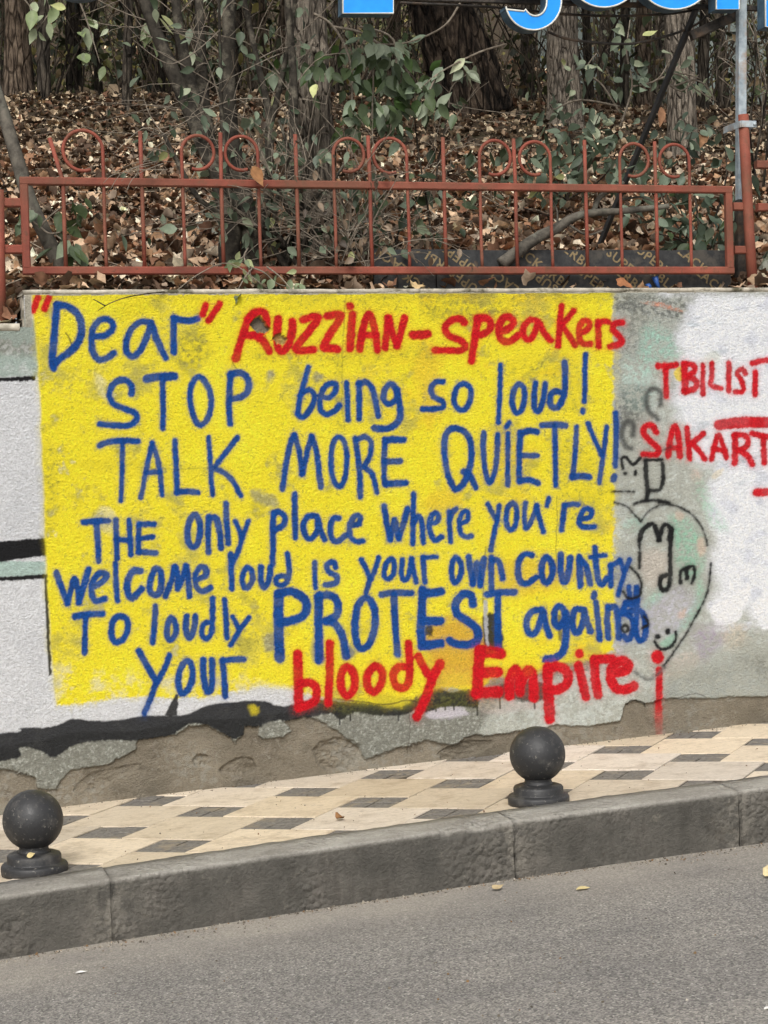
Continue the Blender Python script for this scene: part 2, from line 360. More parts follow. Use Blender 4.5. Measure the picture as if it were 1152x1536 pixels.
def poly(pts, soft=5.0, wob=4.0, sm=True, fine=1.5):
    """coverage of a painted or plastered area with an uneven edge"""
    P = smooth(pts, 4, True)[:-1] if sm else [np.array(p, float) for p in pts]
    s = win(P, soft+wob*2+6); a = np.zeros_like(U)
    u = U[s]+NB[s]*wob*2+NC[s]*fine*2; v = V_[s]+NE[s]*wob*2+ND[s]*fine*2
    ins = np.zeros(u.shape, bool)
    for (x0, y0), (x1, y1) in zip(P, P[1:]+P[:1]):
        if y0 == y1: continue
        ins ^= ((y0 > v) != (y1 > v)) & (u < (x1-x0)*(v-y0)/(y1-y0)+x0)
    d = seg_d(u, v, P, True); d = np.where(ins, -d, d)
    a[s] = 1-sst(-soft, soft, d+NC[s]*soft*1.2)
    return a
A = {}                                                    # colour planes
RGB = np.empty(U.shape+(3,), np.float32)
def paint(col, a, k=1.0):
    global RGB
    c = lin(col).astype(np.float32)*k
    RGB = RGB*(1-a[..., None].astype(np.float32))+c*a[..., None].astype(np.float32)
# bare concrete below
t = np.clip(.5+NA*1.3+NB*.7, 0, 1)[..., None]
RGB = (lin((112,104,90))*(1-t)+lin((154,145,128))*t).astype(np.float32)
paint((92,84,72), sst(.08, .3, NB+NE*.5+NC*.3)*.55); paint((84,78,66), sst(.1, .5, ND+NC*.5)*.5); paint((150,148,138), sst(.1, .3, NA+NC*.7)*.5); paint((160,153,140), sst(.22, .34, NC*.6+NB)*.4)
# plaster layer and its broken lower edge
PLA = poly([(-900,300),(2400,300),(2400,1035),(1300,1040),(1152,1044),(1060,1046),(985,1052),(962,1058),(950,1052),(936,1054),(930,1082),(880,1088),(830,1086),(815,1092),(770,1098),(712,1102),(695,1108),(680,1122),(655,1117),(640,1112),(610,1122),(570,1128),(548,1138),(536,1120),(520,1106),(500,1092),(478,1080),(458,1074),(440,1078),(424,1082),(436,1096),(425,1106),(398,1110),(388,1104),(390,1088),(366,1090),(364,1104),(352,1112),(338,1104),(322,1096),(305,1088),(282,1090),(262,1102),(230,1107),(206,1110),(201,1124),(180,1134),(160,1146),(122,1154),(104,1154),(92,1170),(86,1184),(54,1182),(50,1166),(20,1158),(-40,1150),(-300,1180),(-900,1250)], 1.2, 5, False, 2)
hole1 = poly([(374,487),(380,478),(388,474),(396,482),(404,494),(398,500),(384,498)], 1, 2, False); hole2 = poly([(408,506),(418,500),(430,510),(424,518),(414,516)], 1, 2, False)
PLA = PLA*(1-hole1)*(1-hole2*.7)
spall = poly([(470,1128),(480,1112),(500,1104),(528,1108),(540,1118),(536,1140),(520,1158),(490,1152),(474,1146)], 2, 5, False)+poly([(288,1142),(296,1132),(312,1134),(310,1146),(296,1150)], 1, 3)+poly([(655,1132),(680,1118),(705,1112),(740,1110),(730,1122),(700,1134),(670,1140)], 1.5, 4)*.8+poly([(330,1158),(345,1140),(372,1136),(384,1150),(370,1160)], 1.5, 5)*.7+poly([(110,1188),(130,1168),(175,1150),(215,1146),(180,1166),(140,1190)], 1.5, 6)*.5
spall = np.clip(spall, 0, 1)
def pp(col, a, k=1.0): paint(col, a*PLA, k)
pp((134,134,124), 1+0*U); pp((160,162,152), sst(-.12, .28, ND*1.0+NC*.7+NB*.3)*.7); pp((104,99,86), sst(.0, .4, NB*.7+ND*.9)*.55); pp((190,192,184), sst(.18, .4, ND*1.1+NC*.5)*.5)
# left white mural ground, its mint strips and black lines
WL = [(-900,300),(90,300),(300,1000),(500,1020),(480,1062),(420,1070),(350,1078),(280,1080),(200,1096),(110,1098),(60,1110),(0,1120),(-300,1132),(-900,1150)]
pp((216,217,219), poly(WL, 2, 2, False))
pp((190,192,196), poly(WL, 2, 2, False)*sst(.0, .35, NA+NC*.5)*.45)
pp((164,180,170), poly([(-900,470),(60,480),(58,565),(-900,572)], 3, 2, False)*.9); pp((124,124,110), poly([(-300,470),(58,484),(54,530),(-300,535)], 8, 6)*(.35+sst(-.1, .2, NB+NC*.4)*.6)); pp((206,208,206), poly([(-300,500),(58,500),(58,562),(-300,566)], 8, 6)*sst(.0, .3, NB+NC*.6)*.5)
pp((168,192,182), poly([(-900,848),(68,842),(68,864),(-900,870)], 1.5, 1, False)*.9)
pp((26,26,28), poly([(-900,562),(0,567),(52,564),(52,571),(0,573),(-900,572)], 1, .8, False))
pp((30,30,31), poly([(-900,870),(0,865),(66,861),(68,864),(66,868),(0,871),(-900,876)], 1, .8, False)); pp((40,40,40), poly([(66,862),(70,862),(73,930),(77,1012),(73,1014),(69,940)], 1.2, 1, False)*.85)
pp((26,26,28), poly([(-900,800),(0,812),(40,808),(70,808),(72,832),(50,836),(0,844),(-900,850)], 1.3, 1.5, False)); pp((30,30,30), poly([(60,806),(86,812),(80,826),(62,834)], 4, 5)*.7)
# right-hand mottled ground
R0 = poly([(900,380),(2400,380),(2400,1120),(700,1120),(760,1030),(900,1000)], 6, 6, False)
pp((182,184,174), R0); pp((132,132,120), R0*sst(.0, .3, NB*.8+NC*.8)*.6); pp((200,206,200), R0*sst(-.05, .22, NA*.7+NC*.9)*.7)
def blot(col, pts, soft, wob, k=1.0, gr=.0): pp(col, poly(pts, soft, wob)*(k if not gr else k*np.clip(.5+gr*(NC*2.5+ND*1.5), 0, 1)))
blot((78,80,76), [(925,455),(960,452),(1010,462),(1030,475),(1015,482),(960,470),(925,470)], 5, 4, .8, .9)
blot((70,70,60), [(920,440),(1050,440),(1060,446),(1040,480),(1020,500),(1014,470),(960,455),(920,456)], 8, 6, .7, 1)
blot((96,98,88), [(920,480),(960,470),(1010,480),(1020,520),(990,545),(940,540),(920,560)], 10, 8, .6, 1)
blot((216,150,124), [(958,453),(990,455),(1024,466),(1020,468),(985,461)], 2, 1.5, .9, .7)
blot((168,206,190), [(965,495),(990,490),(1015,510),(1018,545),(990,560),(962,560),(958,530)], 8, 8, .9, .6)
blot((176,206,194), [(930,540),(960,545),(985,590),(960,620),(935,600)], 10, 8, .6, .8)
blot((70,72,70), [(925,590),(960,575),(975,600),(960,640),(930,650)], 10, 8, .65, 1)
blot((88,90,88), [(1000,575),(1030,570),(1032,605),(1010,610)], 8, 6, .5, 1)
WH = [(1045,440),(1100,438),(2400,430),(2400,935),(1152,940),(1135,935),(1120,915),(1100,905),(1078,912),(1068,930),(1060,905),(1075,880),(1062,850),(1068,820),(1060,780),(1058,740),(1075,700),(1040,690),(1030,650),(1012,610),(1010,570),(1022,530),(1018,500),(1035,470)]
wm = poly(WH, 13, 10); pp((236,238,242), wm); pp((204,208,220), wm*sst(.04, .3, NB+NE*.5)*.6); pp((238,240,246), wm*sst(.0, .3, NA+NC*.4)*.6); pp((176,188,194), wm*sst(.2, .36, NE+NA*.5)*.5)
blot((244,245,248), [(1064,912),(1085,900),(1110,885),(1128,880),(1118,905),(1105,930),(1085,935),(1070,935)], 3, 5, .95); blot((240,242,246), [(1130,905),(1160,890),(1200,930),(1150,945),(1138,940)], 3, 4, .9)
blot((206,214,190), [(1045,548),(1060,530),(1078,530),(1075,545)], 6, 4, .4)
blot((240,214,70), [(1008,560),(1020,548),(1022,570),(1014,572)], 2, 2, .9)
blot((142,196,168), [(1000,775),(1030,780),(1052,810),(1054,850),(1040,870),(1018,860),(1010,820)], 7, 6, .85, .5)
blot((146,200,172), [(1046,870),(1056,880),(1050,910),(1030,940),(1012,950),(1018,935),(1036,905)], 5, 4, .9, .4)
blot((150,200,174), [(964,905),(985,885),(1000,880),(985,905),(968,915)], 4, 4, .8, .4); blot((150,196,172), [(988,965),(1010,948),(1012,960),(1000,972)], 3, 3, .7)
blot((160,200,180), [(930,790),(950,775),(975,790),(960,800)], 6, 6, .6, .6); blot((150,196,168), [(1040,720),(1060,730),(1090,790),(1075,800),(1050,770)], 8, 8, .55, .7)
blot((186,180,198), [(975,900),(1020,880),(1040,900),(1020,945),(985,955),(940,960),(925,1000),(905,1005),(915,970),(950,930)], 9, 8, .75, .4)
blot((150,130,156), [(1040,940),(1070,930),(1085,950),(1075,975),(1050,990),(1040,970)], 9, 8, .75, .5); blot((156,140,160), [(985,1000),(1040,970),(1060,990),(1010,1010)], 9, 8, .4, .7)
blot((206,190,168), [(1078,950),(1095,935),(1118,940),(1122,960),(1105,975),(1085,972)], 7, 5, .75, .4); blot((204,192,172), [(1010,985),(1035,975),(1045,990),(1035,1010),(1005,1020),(995,1005)], 7, 6, .7, .4)
blot((214,188,170), [(1044,810),(1054,808),(1056,828),(1046,832)], 4, 3, .7); blot((212,186,168), [(1012,768),(1024,772),(1020,780),(1012,778)], 3, 2, .6); blot((212,184,164), [(1016,918),(1026,914),(1024,928),(1014,926)], 3, 3, .6); blot((206,176,160), [(1034,704),(1048,706),(1050,722),(1036,722)], 4, 3, .7, .6); blot((226,218,198), [(1066,712),(1082,702),(1084,708),(1070,718)], 2, 2, .8)
blot((205,190,178), [(960,830),(1000,830),(1000,860),(985,880),(965,875)], 9, 6, .5)
blot((118,120,112), [(980,1030),(1060,1000),(1152,975),(1400,960),(1400,1060),(980,1070)], 12, 10, .6, .6); blot((142,142,130), [(1000,1000),(1152,960),(1152,990),(1040,1030)], 12, 10, .4, .7)
blot((206,200,208), [(640,1066),(668,1058),(690,1060),(700,1072),(660,1078),(640,1076)], 3, 3, .9); blot((196,180,176), [(715,1050),(760,1052),(800,1054),(810,1062),(770,1068),(725,1068)], 5, 5, .8, .3)
# black mountain band along the foot of the mural
BB_ = [(-900,1120),(-300,1105),(0,1099),(30,1092),(80,1089),(108,1077),(140,1080),(180,1079),(215,1073),(242,1072),(280,1071),(308,1058),(350,1053),(380,1050),(400,1052),(420,1058),(445,1055),(480,1048),(520,1052),(560,1048),(600,1046),(640,1036),(655,1030),(678,1038),(700,1032),(715,1048),(716,1060),(690,1060),(660,1061),(638,1068),(625,1064),(598,1073),(560,1072),(530,1068),(510,1078),(495,1070),(465,1076),(440,1084),(418,1080),(395,1086),(352,1108),(330,1098),(310,1088),(282,1086),(250,1105),(205,1110),(160,1110),(112,1116),(80,1136),(60,1126),(30,1121),(0,1142),(-300,1160),(-900,1180)]
bm = poly(BB_, 1.6, 1.6, True, 1)
pp((37,38,40), bm*.97); pp((66,66,66), bm*sst(.05, .3, NB+NC*.5)*.5)
pp((56,55,44), poly([(745,1030),(780,1022),(815,1024),(820,1046),(800,1052),(770,1050),(748,1046)], 3, 3)*.9)
# thin drips under the band
for dx, y0, y1 in ((508,1072,1086),(524,1070,1080),(596,1070,1080),(714,1052,1072),(652,1060,1066),(666,1058,1064),(679,1058,1064),(748,1044,1062),(800,1050,1062)):
    sl = win([(dx,y0),(dx,y1)], 6); aa_ = np.zeros_like(U); aa_[sl] = 1-sst(.6, 2.0, seg_d(U[sl], V_[sl], [(dx,y0),(dx+.6,y1)])); pp((40,40,38), aa_*.85)
# the yellow field
YP = [(47,437),(300,437),(600,437),(917,437),(918,520),(919,600),(920,740),(919,860),(921,950),(917,974),(900,986),(850,1000),(800,1012),(740,1016),(715,1036),(690,1034),(660,1030),(640,1040),(600,1058),(560,1056),(520,1050),(470,1044),(440,1036),(400,1030),(350,1036),(300,1047),(245,1046),(215,1044),(170,1048),(140,1054),(84,1058),(80,1020),(74,950),(69,870),(66,780),(62,700),(60,620),(57,560),(54,520),(50,480)]
ym = np.maximum(poly(YP, 3.4, 2.2, False, 2), poly(YP, 11, 7, False, 3)*.35)
ym = ym*(1-.5*sst(.2, .36, NB*.9+NC*.35))
ym = np.clip(ym*(1-.5*poly([(70,1000),(300,1010),(520,1050),(60,1062)], 14, 10)*sst(-.1, .25, NB+NC*.4)), 0, 1)
for pts, k in (([(398,560),(405,556),(410,565),(400,572)], .8), ([(470,560),(480,562),(482,572),(470,574)], .8), ([(140,560),(155,570),(160,600),(148,590)], .45), ([(375,735),(410,745),(415,760),(385,752)], .7), ([(392,955),(410,950),(412,975),(395,978)], .8), ([(150,760),(170,770),(165,800),(148,790)], .4), ([(468,960),(480,975),(490,990),(470,992)], .8), ([(520,965),(530,975),(528,985),(518,985)], .9), ([(380,1030),(440,1030),(440,1045),(390,1048)], .7), ([(790,1030),(815,1000),(900,985),(915,1000),(830,1040)], .8)):
    ym = ym*(1-k*poly(pts, 5, 5))
pp((247,228,48), ym)
pp((234,178,44), ym*sst(.02, .34, NA+NE*.35)*sst(400, 650, U)*.42); pp((250,236,56), ym*sst(.05, .3, -NA+NB*.3)*.7)
blot((214,160,60), [(640,945),(690,925),(725,940),(720,990),(690,1010),(650,995)], 9, 8, .75); blot((222,172,64), [(640,740),(690,735),(690,765),(640,770)], 9, 8, .35); blot((220,168,60), [(740,845),(850,835),(870,870),(760,890)], 12, 10, .4); blot((228,176,60), [(620,540),(650,520),(660,600),(640,640)], 12, 10, .4); blot((216,166,70), [(640,1010),(720,1000),(760,1010),(700,1030),(650,1030)], 7, 7, .6)
pp((164,156,60), ym*sst(.10, .36, NB*.9+NA*.5)*.6); pp((206,194,90), ym*sst(.08, .3, NA+NB*.6+NC*.4)*.5); pp((116,112,50), ym*sst(.18, .45, ND+NC*.9)*.5)
for pts, k in (([(265,510),(300,490),(318,530),(300,548),(265,545)], .55), ([(630,455),(720,450),(770,470),(700,490),(650,485)], .5), ([(430,450),(520,446),(620,450),(560,462),(450,460)], .35), ([(355,940),(380,955),(375,975),(345,965)], .5), ([(240,925),(265,940),(262,985),(245,975)], .45), ([(760,540),(850,530),(880,610),(820,620),(770,600)], .25), ([(830,640),(910,720),(860,800),(830,740)], .3), ([(60,660),(90,690),(80,800),(62,760)], .3), ([(500,560),(512,540),(515,640),(502,640)], .35), ([(400,520),(640,520),(640,545),(400,540)], .3), ([(150,690),(330,700),(320,712),(140,705)], .3), ([(918,440),(640,440),(640,452),(900,456)], .4)):
    blot((104,104,56), pts, 9, 8, k, .9)
blot((120,120,40), [(455,1048),(520,1040),(600,1050),(700,1036),(760,1050),(720,1064),(600,1068),(500,1068)], 8, 7, .45, .6)
blot((214,196,40), [(372,1060),(380,1058),(386,1066),(376,1072)], 4, 3, .8); blot((206,190,50), [(560,1040),(610,1045),(600,1060),(570,1058)], 5, 5, .7)
# remains of the older mural inside the yellow
pp((40,40,36), poly([(66,862),(70,862),(73,930),(77,1012),(73,1014),(69,940)], 1.2, 1, False)*.8)
pp((24,25,26), poly([(723,925),(735,918),(745,922),(752,935),(754,980),(740,976),(724,972)], 2.5, 2.5, False)*.95); pp((186,186,188), poly([(724,900),(730,900),(732,970),(728,972),(725,940)], 1.5, 1, False)*.9)
pp((34,33,28), poly([(636,940),(647,938),(647,954),(636,953)], 2, 2, False)*.9); pp((30,30,30), poly([(262,1042),(266,1042),(266,1073),(246,1073)], 1.3, 1, False)*.95); pp((48,46,30), poly([(834,920),(840,920),(843,962),(836,960)], 2, 2, False)*.7)
# hairline cracks and old render joints
for pts, w_, k in (([(727,820),(725,860),(724,905)], 1.0, .45), ([(833,745),(834,790),(832,850)], .9, .4), ([(516,436),(515,500),(512,560),(514,640)], .9, .3), ([(505,1048),(540,1052),(580,1056),(612,1050),(650,1056),(680,1046)], 1.1, .6), ([(612,1070),(613,1100),(612,1130)], .8, .5), ([(98,500),(104,508),(106,522),(103,535)], 1.2, .7), ([(940,1056),(944,1050),(962,1053),(966,1060)], 1.2, .8), ([(1010,1048),(1040,1040),(1058,1046)], 1, .5), ([(200,700),(260,704),(330,700)], .8, .25), ([(352,532),(348,545),(356,556)], 1, .5)):
    P = smooth(pts, 5); sl = win(P, 8); aa_ = np.zeros_like(U); aa_[sl] = 1-sst(w_*.5, w_*1.6, seg_d(U[sl]+NB[sl]*6+NC[sl]*2, V_[sl]+NC[sl]*2, P)); paint((50,46,36), aa_*k)
# ---- sprayed lettering: strokes traced crop by crop (origin x, y, scale), width, points
BLUE, RED, BLACK = (0,70,146), (202,12,28), (24,25,26)
STR = []
def T(line, col, ox, oy, sc, *items):
    for it in items:
        w = it[0]; pts = [((it[i]/sc)+ox, (it[i+1]/sc)+oy) for i in range(1, len(it)-1, 2)]
        cl = len(it) % 2 == 0
        STR.append((line, col, w/sc, pts, cl))
L1 = 'blue greeting word in quotation marks'; L1q = 'red quotation marks'; L1r = 'red word ending the greeting line'
T(L1, BLUE, 30, 430, 3.6, (40,198,100,190,180,180,300,172,400,180,440), (40,198,100,255,108,310,150,330,220,318,290,270,350,215,390,180,425), (36,400,268,450,268,490,240,500,205,470,178,425,185,392,230,385,300,395,360,425,395,470,385,505,360), (36,705,195,650,190,600,230,572,300,575,355,610,378,650,340,690,250,705,200,730,270,760,340,785,385), (36,828,170,826,250,828,355), (36,828,172,880,185,920,185,955,175))
T(L1q, RED, 30, 430, 3.6, (34,95,60,70,130), (34,155,60,130,120), (34,1000,100,985,150), (34,1075,95,1045,140,1015,185))
T(L1r, RED, 340, 430, 3.6, (40,140,150,105,200,80,270,60,340,45,390), (40,110,180,150,140,195,140,212,175,205,225,160,260,100,265), (40,150,265,190,290,215,330,225,350), (42,275,175,268,260,275,330,300,350,330,310,350,240,352,190), (40,410,180,460,165,490,170,450,230,400,290,370,340,420,345,465,340), (40,540,160,590,150,615,160,580,220,540,280,520,330,560,335,595,338), (40,676,150,670,230,662,335), (40,662,107,662,109), (38,715,340,725,260,745,180,765,150,785,190,800,260,810,345), (38,730,260,800,265), (38,850,330,862,240,868,170), (38,868,170,890,250,915,320), (38,915,320,935,250,955,170), (42,1000,262,1040,262,1080,255))
T(L1r, RED, 630, 430, 3.6, (36,235,195,210,175,160,185,130,225,150,265,210,290,240,320,215,345,150,345,75,345), (40,308,170,295,260,282,340,275,400), (38,305,175,350,170,375,195,370,235,330,260,300,262), (38,430,245,470,230,500,195,475,165,440,175,420,225,430,280,460,300,500,285,525,265), (34,635,190,590,180,555,220,555,265,580,288,610,260,635,195,660,245,700,290), (32,760,105,750,190,740,320), (32,825,130,790,175,760,205), (32,760,205,790,250,830,315), (32,860,250,900,230,910,195,880,185,855,220,855,280,880,310,915,310), (32,955,190,958,260,960,325), (32,955,210,985,188,1010,192), (34,1085,195,1045,200,1035,230,1060,260,1085,295,1060,315,1020,325))
L2 = 'blue second line of the message'
T(L2, BLUE, 30, 430, 3.6, (34,598,580,600,540,575,510,540,505,500,530,480,580,500,630,560,660,615,680,628,715,600,745,540,752,430,742), (44,682,500,740,488,790,486,832,486), (32,765,490,768,560,770,700,768,765), (32,955,490,925,530,915,600,930,690,965,748,1005,720,1030,640,1020,560,985,500,1))
T(L2, BLUE, 340, 430, 3.6, (34,18,470,12,560,10,650,15,740), (36,15,480,60,465,100,485,118,535,100,580,60,600,20,605), (30,437,435,415,520,390,610,380,690), (32,380,690,410,705,450,660,470,600,450,560,410,570,395,590), (32,500,590,545,600,580,570,585,530,550,525,515,560,500,620,505,670,540,690,580,670,605,640), (30,643,520,648,600,652,720), (32,710,520,712,600,712,715), (32,712,530,750,515,780,550,800,620,815,700), (32,880,525,850,560,845,610,875,635,910,610,915,560,1), (36,915,560,930,640,930,710,900,750,850,768,795,765))
T(L2, BLUE, 630, 430, 3.6, (30,120,515,80,515,55,550,70,595,115,620,120,650,80,660,10,662), (32,225,525,190,555,180,620,205,665,245,655,270,600,265,545,1), (28,430,422,428,520,422,640,418,735), (30,525,528,498,570,492,630,510,680,540,670,558,610,555,550,1), (32,618,520,610,600,615,660,635,672,660,610,670,525), (34,775,410,778,500,770,590,740,650,705,645,695,600,720,565,760,575), (28,890,365,885,450,885,550,881,622), (30,875,666,872,676))
L3 = 'blue third line in capital letters'
T(L3, BLUE, 130, 630, 3.6, (34,66,140,120,118,200,112,275,115), (28,190,120,190,220,188,340,183,435), (28,290,420,310,320,330,220,352,125), (28,352,125,375,190,395,290,405,405), (28,320,285,395,280), (30,473,110,478,200,483,300,485,395), (32,485,390,540,385,595,390), (28,655,95,662,180,668,290,676,405), (30,810,95,760,160,695,245), (30,695,262,770,310,830,410))
T(L3, BLUE, 390, 630, 3.6, (32,118,375,135,250,160,130,180,80), (32,180,80,205,160,225,290), (32,225,290,250,180,275,90), (32,275,90,300,170,315,280,325,360), (30,415,92,385,150,380,250,395,330,425,360,455,310,465,200,450,120,1), (32,510,100,525,200,535,320,537,415), (30,520,110,560,90,595,120,590,190,560,250), (30,555,255,600,290,625,390), (30,672,105,665,200,665,300,672,350), (36,675,112,720,105,770,108), (32,670,225,750,222), (36,672,345,780,340))
T(L3, BLUE, 640, 620, 3.6, (34,150,80,105,105,90,190,105,310,140,400,165,405,200,370,230,280,235,180,210,110,1), (34,195,315,225,330,260,400), (30,303,105,300,200,312,320,335,375,365,300,375,200,378,115), (28,433,110,432,250,432,385), (30,440,52,425,75), (32,500,105,495,200,493,300,497,370), (34,500,108,545,95,590,100), (32,498,228,590,228), (34,495,365,550,360,595,375), (36,618,65,680,62,742,66), (30,685,70,688,200,692,390), (28,803,75,798,180,785,330), (36,780,345,830,338,870,345), (28,865,55,900,140,940,225), (28,965,75,955,170,940,280,927,375), (30,1013,0,1018,80,1015,180,1012,285), (34,1008,340,1003,358))
L4 = 'blue fourth line of the message'
T(L4, BLUE, 130, 630, 3.6, (34,-20,552,50,545,112,545), (32,50,550,58,650,62,760), (32,155,540,158,640,162,745), (30,225,540,232,630,237,725), (28,160,645,232,650), (30,280,560,278,640,278,715), (32,280,562,360,562), (30,280,640,355,630), (32,278,710,370,718), (34,575,512,547,560,542,640,567,685,600,660,610,580,600,530,1), (32,655,520,652,610,655,715), (34,660,530,695,530,715,600,722,690), (32,750,450,752,540,762,665), (28,800,545,822,600,832,632), (28,870,545,840,630,810,720,780,785), (32,1005,500,1002,600,1002,700,1000,780))
T(L4, BLUE, 390, 630, 3.6, (32,70,510,95,495,130,520,125,565,85,590,72,595), (32,183,400,185,500,188,635), (34,305,520,260,520,232,560,240,620,270,640,305,600,310,530,320,590,345,645), (34,420,530,390,535,375,590,385,640,415,655,455,625), (32,490,570,530,560,535,522,505,520,480,570,485,630,515,655,550,652), (34,665,465,680,560,698,645), (34,698,645,715,570,722,540,735,600,745,640), (34,745,640,770,560,790,480), (30,825,400,822,520,820,670), (30,825,560,850,520,870,560,877,660), (32,915,560,955,545,955,508,930,510,910,560,920,620,945,650,975,630), (30,1015,495,1020,580,1025,655), (30,1020,540,1035,500,1055,480), (30,1075,560,1115,540,1115,495,1090,500,1072,550,1080,610,1110,630,1135,625))
T(L4, BLUE, 640, 620, 3.6, (28,325,490,355,550,375,580), (28,385,500,375,580,355,660,343,740), (30,455,485,430,520,425,590,448,630,475,600,482,540,475,500,1), (28,527,485,522,560,530,620,550,600,580,530,590,500), (30,588,500,605,570,625,640), (26,655,455,650,480,645,498), (32,740,495,732,560,722,630), (30,738,500,780,490,812,492), (32,830,570,875,560,885,527,850,515,825,555,822,600,850,615,900,612))
L5 = 'blue fifth line of the message'
T(L5, BLUE, 70, 830, 3.6, (34,50,105,80,190,110,270), (34,110,270,140,160,150,140,165,200,172,265), (34,172,265,200,170,225,85), (36,255,175,300,150,320,115,290,105,255,140,240,200,260,255,310,245), (30,370,55,372,150,380,255), (38,505,95,465,95,435,150,435,210,460,240,510,190), (36,585,85,560,140,555,200,585,225,610,200,618,140,610,95,1), (34,640,230,670,150,690,75), (34,690,75,705,120,705,190,735,120,750,70), (34,750,70,762,140,768,230), (32,810,140,855,120,855,82,825,75,800,120,805,175,835,205,880,185), (32,990,5,993,90,997,190), (32,1080,75,1055,115,1055,165,1080,185,1105,150,1105,100,1))
T(L5, BLUE, 380, 820, 3.6, (34,38,110,38,180,55,220,80,180,90,110), (32,180,40,190,110,185,170,160,205,125,200,120,172,150,157,180,165), (28,328,85,328,150,332,220), (32,440,110,430,85,395,95,400,130,445,160,440,195,385,205), (30,578,70,610,130,625,170), (30,672,60,650,130,615,210,605,250), (30,740,65,710,100,700,150,720,175,750,150,758,100,1), (30,800,70,795,140,810,180,835,150,850,65), (30,850,65,860,130,875,190), (30,912,55,915,120,920,190), (26,910,60,950,55,985,55), (32,1090,57,1068,100,1068,160,1085,195,1112,160,1118,100,1))
T(L5, BLUE, 680, 820, 3.6, (34,78,55,88,130,100,200), (34,100,200,115,140,122,90,132,150,140,205), (34,140,205,152,130,160,65), (32,200,55,200,150,200,235), (34,205,70,240,80,262,170), (34,420,45,380,40,350,80,345,150,365,195,400,195,440,165), (36,500,55,475,90,472,160,495,195,525,160,530,100,1), (36,575,40,575,120,590,190,615,150,625,60), (34,675,55,678,120,680,210), (34,680,70,715,110,735,200), (34,760,5,765,90,775,170,795,205,825,170), (28,735,55,815,45), (34,845,100,845,210), (30,840,105,890,80), (28,895,70,915,130), (28,945,70,920,140,885,260))
L6 = 'blue sixth line with the large word'
T(L6, BLUE, 70, 830, 3.6, (36,150,340,210,328,300,325), (30,210,335,205,430,203,535), (34,395,337,357,362,347,430,365,478,405,468,433,420,433,362,1), (32,585,285,580,380,570,480), (32,670,345,650,390,648,440,665,465,690,440,695,390,1), (34,753,340,750,410,765,455,790,420,800,340), (32,893,245,892,340,885,430,855,460,835,430,845,380,885,370), (30,957,250,965,350,970,455), (28,1000,340,1035,408), (28,1090,345,1040,410,990,495))
T(L6, BLUE, 380, 820, 3.6, (52,135,250,132,350,135,480,138,600), (46,130,255,200,240,270,280,285,335,255,380,190,400,140,410), (46,350,265,348,400,352,520,350,610), (42,345,270,410,260,450,300,445,370,390,400), (42,390,400,440,420,480,490,495,590), (40,600,275,560,320,545,420,555,520,585,550,630,510,655,400,640,310,1), (36,690,258,740,248,850,250), (38,755,260,760,400,775,580), (46,910,230,905,350,900,450,905,535), (46,910,245,960,250,1010,240), (46,910,400,1005,400), (48,905,535,1005,520))
T(L6, BLUE, 680, 820, 3.6, (44,100,310,90,265,50,255,10,300,15,360,70,400,125,450,120,510,60,530,0,520,-25,505), (36,175,258,240,247,325,245), (36,235,260,235,380,238,540), (36,475,340,420,350,390,400,400,460,430,470,460,420,480,345,490,410,515,480), (34,560,320,540,360,545,420,570,430,595,390,590,340,1), (40,605,360,605,470,590,560,540,600,495,605), (36,700,340,655,340,640,390,645,450,670,460,695,410,702,345,715,400,735,455), (34,765,300,775,400,785,500), (32,757,252,752,272), (34,830,320,825,400,832,490), (36,835,330,870,330,885,400,890,490), (34,960,312,925,312,918,350,960,390,968,440,942,500,915,480), (34,985,220,985,350,980,450,1000,505,1028,480,1030,400,1000,345,905,360), (28,942,215,948,285), (28,925,300,990,285))
L7 = 'blue word below the large word'
T(L7, BLUE, 70, 830, 3.6, (36,495,525,530,590,590,690), (32,660,550,640,610,590,700,560,780,525,860), (34,750,580,717,630,707,700,727,758,760,733,785,670,778,600,1), (36,843,575,845,660,865,745,890,710,890,575), (34,945,575,955,660,962,770), (34,945,580,1000,572,1060,570))
L8 = 'red words closing the message'
T(L8, RED, 420, 930, 3.6, (48,92,180,95,290,95,400,100,470), (44,100,468,150,455,190,420,190,360,150,335,105,345), (42,265,125,265,250,262,350,256,445), (42,360,252,327,290,327,370,360,408,393,370,398,300,1), (42,510,247,472,290,467,350,500,388,538,350,548,280,1), (42,690,125,695,230,690,330,660,365,620,350,607,290,640,250,690,255), (42,740,195,780,270,810,310), (46,860,235,820,310,780,420,735,520))
T(L8, RED, 680, 820, 3.6, (56,140,560,130,660,125,760,125,790), (58,140,562,200,570,250,578), (54,140,680,235,675), (56,120,790,235,782), (48,300,805,300,720,330,660,350,720,355,785), (48,360,730,400,665,425,700,430,815), (52,505,650,505,750,512,850,515,930), (50,505,660,560,645,610,680,605,740,560,770,520,770), (46,670,640,690,720,710,810), (46,675,575,675,579), (46,757,605,760,700,775,795), (46,755,610,800,605,850,605), (50,860,680,920,670,940,640,900,615,855,650,845,710,870,760,920,770,968,750), (60,1094,590,1098,598))
T('fading tail', RED, 680, 820, 3.6, (34,1105,665,1105,760,1108,850,1112,1010))
L9 = 'red word at the right of the yellow field'
T(L9, RED, 910, 440, 4.76, (44,360,520,420,520,485,512), (40,415,525,415,630,418,740), (46,545,505,550,600,550,700), (42,545,505,600,510,620,550,570,590), (42,570,590,630,630,620,680,550,700), (36,678,515,678,720), (36,742,500,742,600,735,655,810,680), (38,865,500,862,700), (36,980,575,960,540,925,570,950,620,970,680,950,705,910,705), (38,1052,560,1050,725))
L10 = 'red capitals under the first red word at the right'
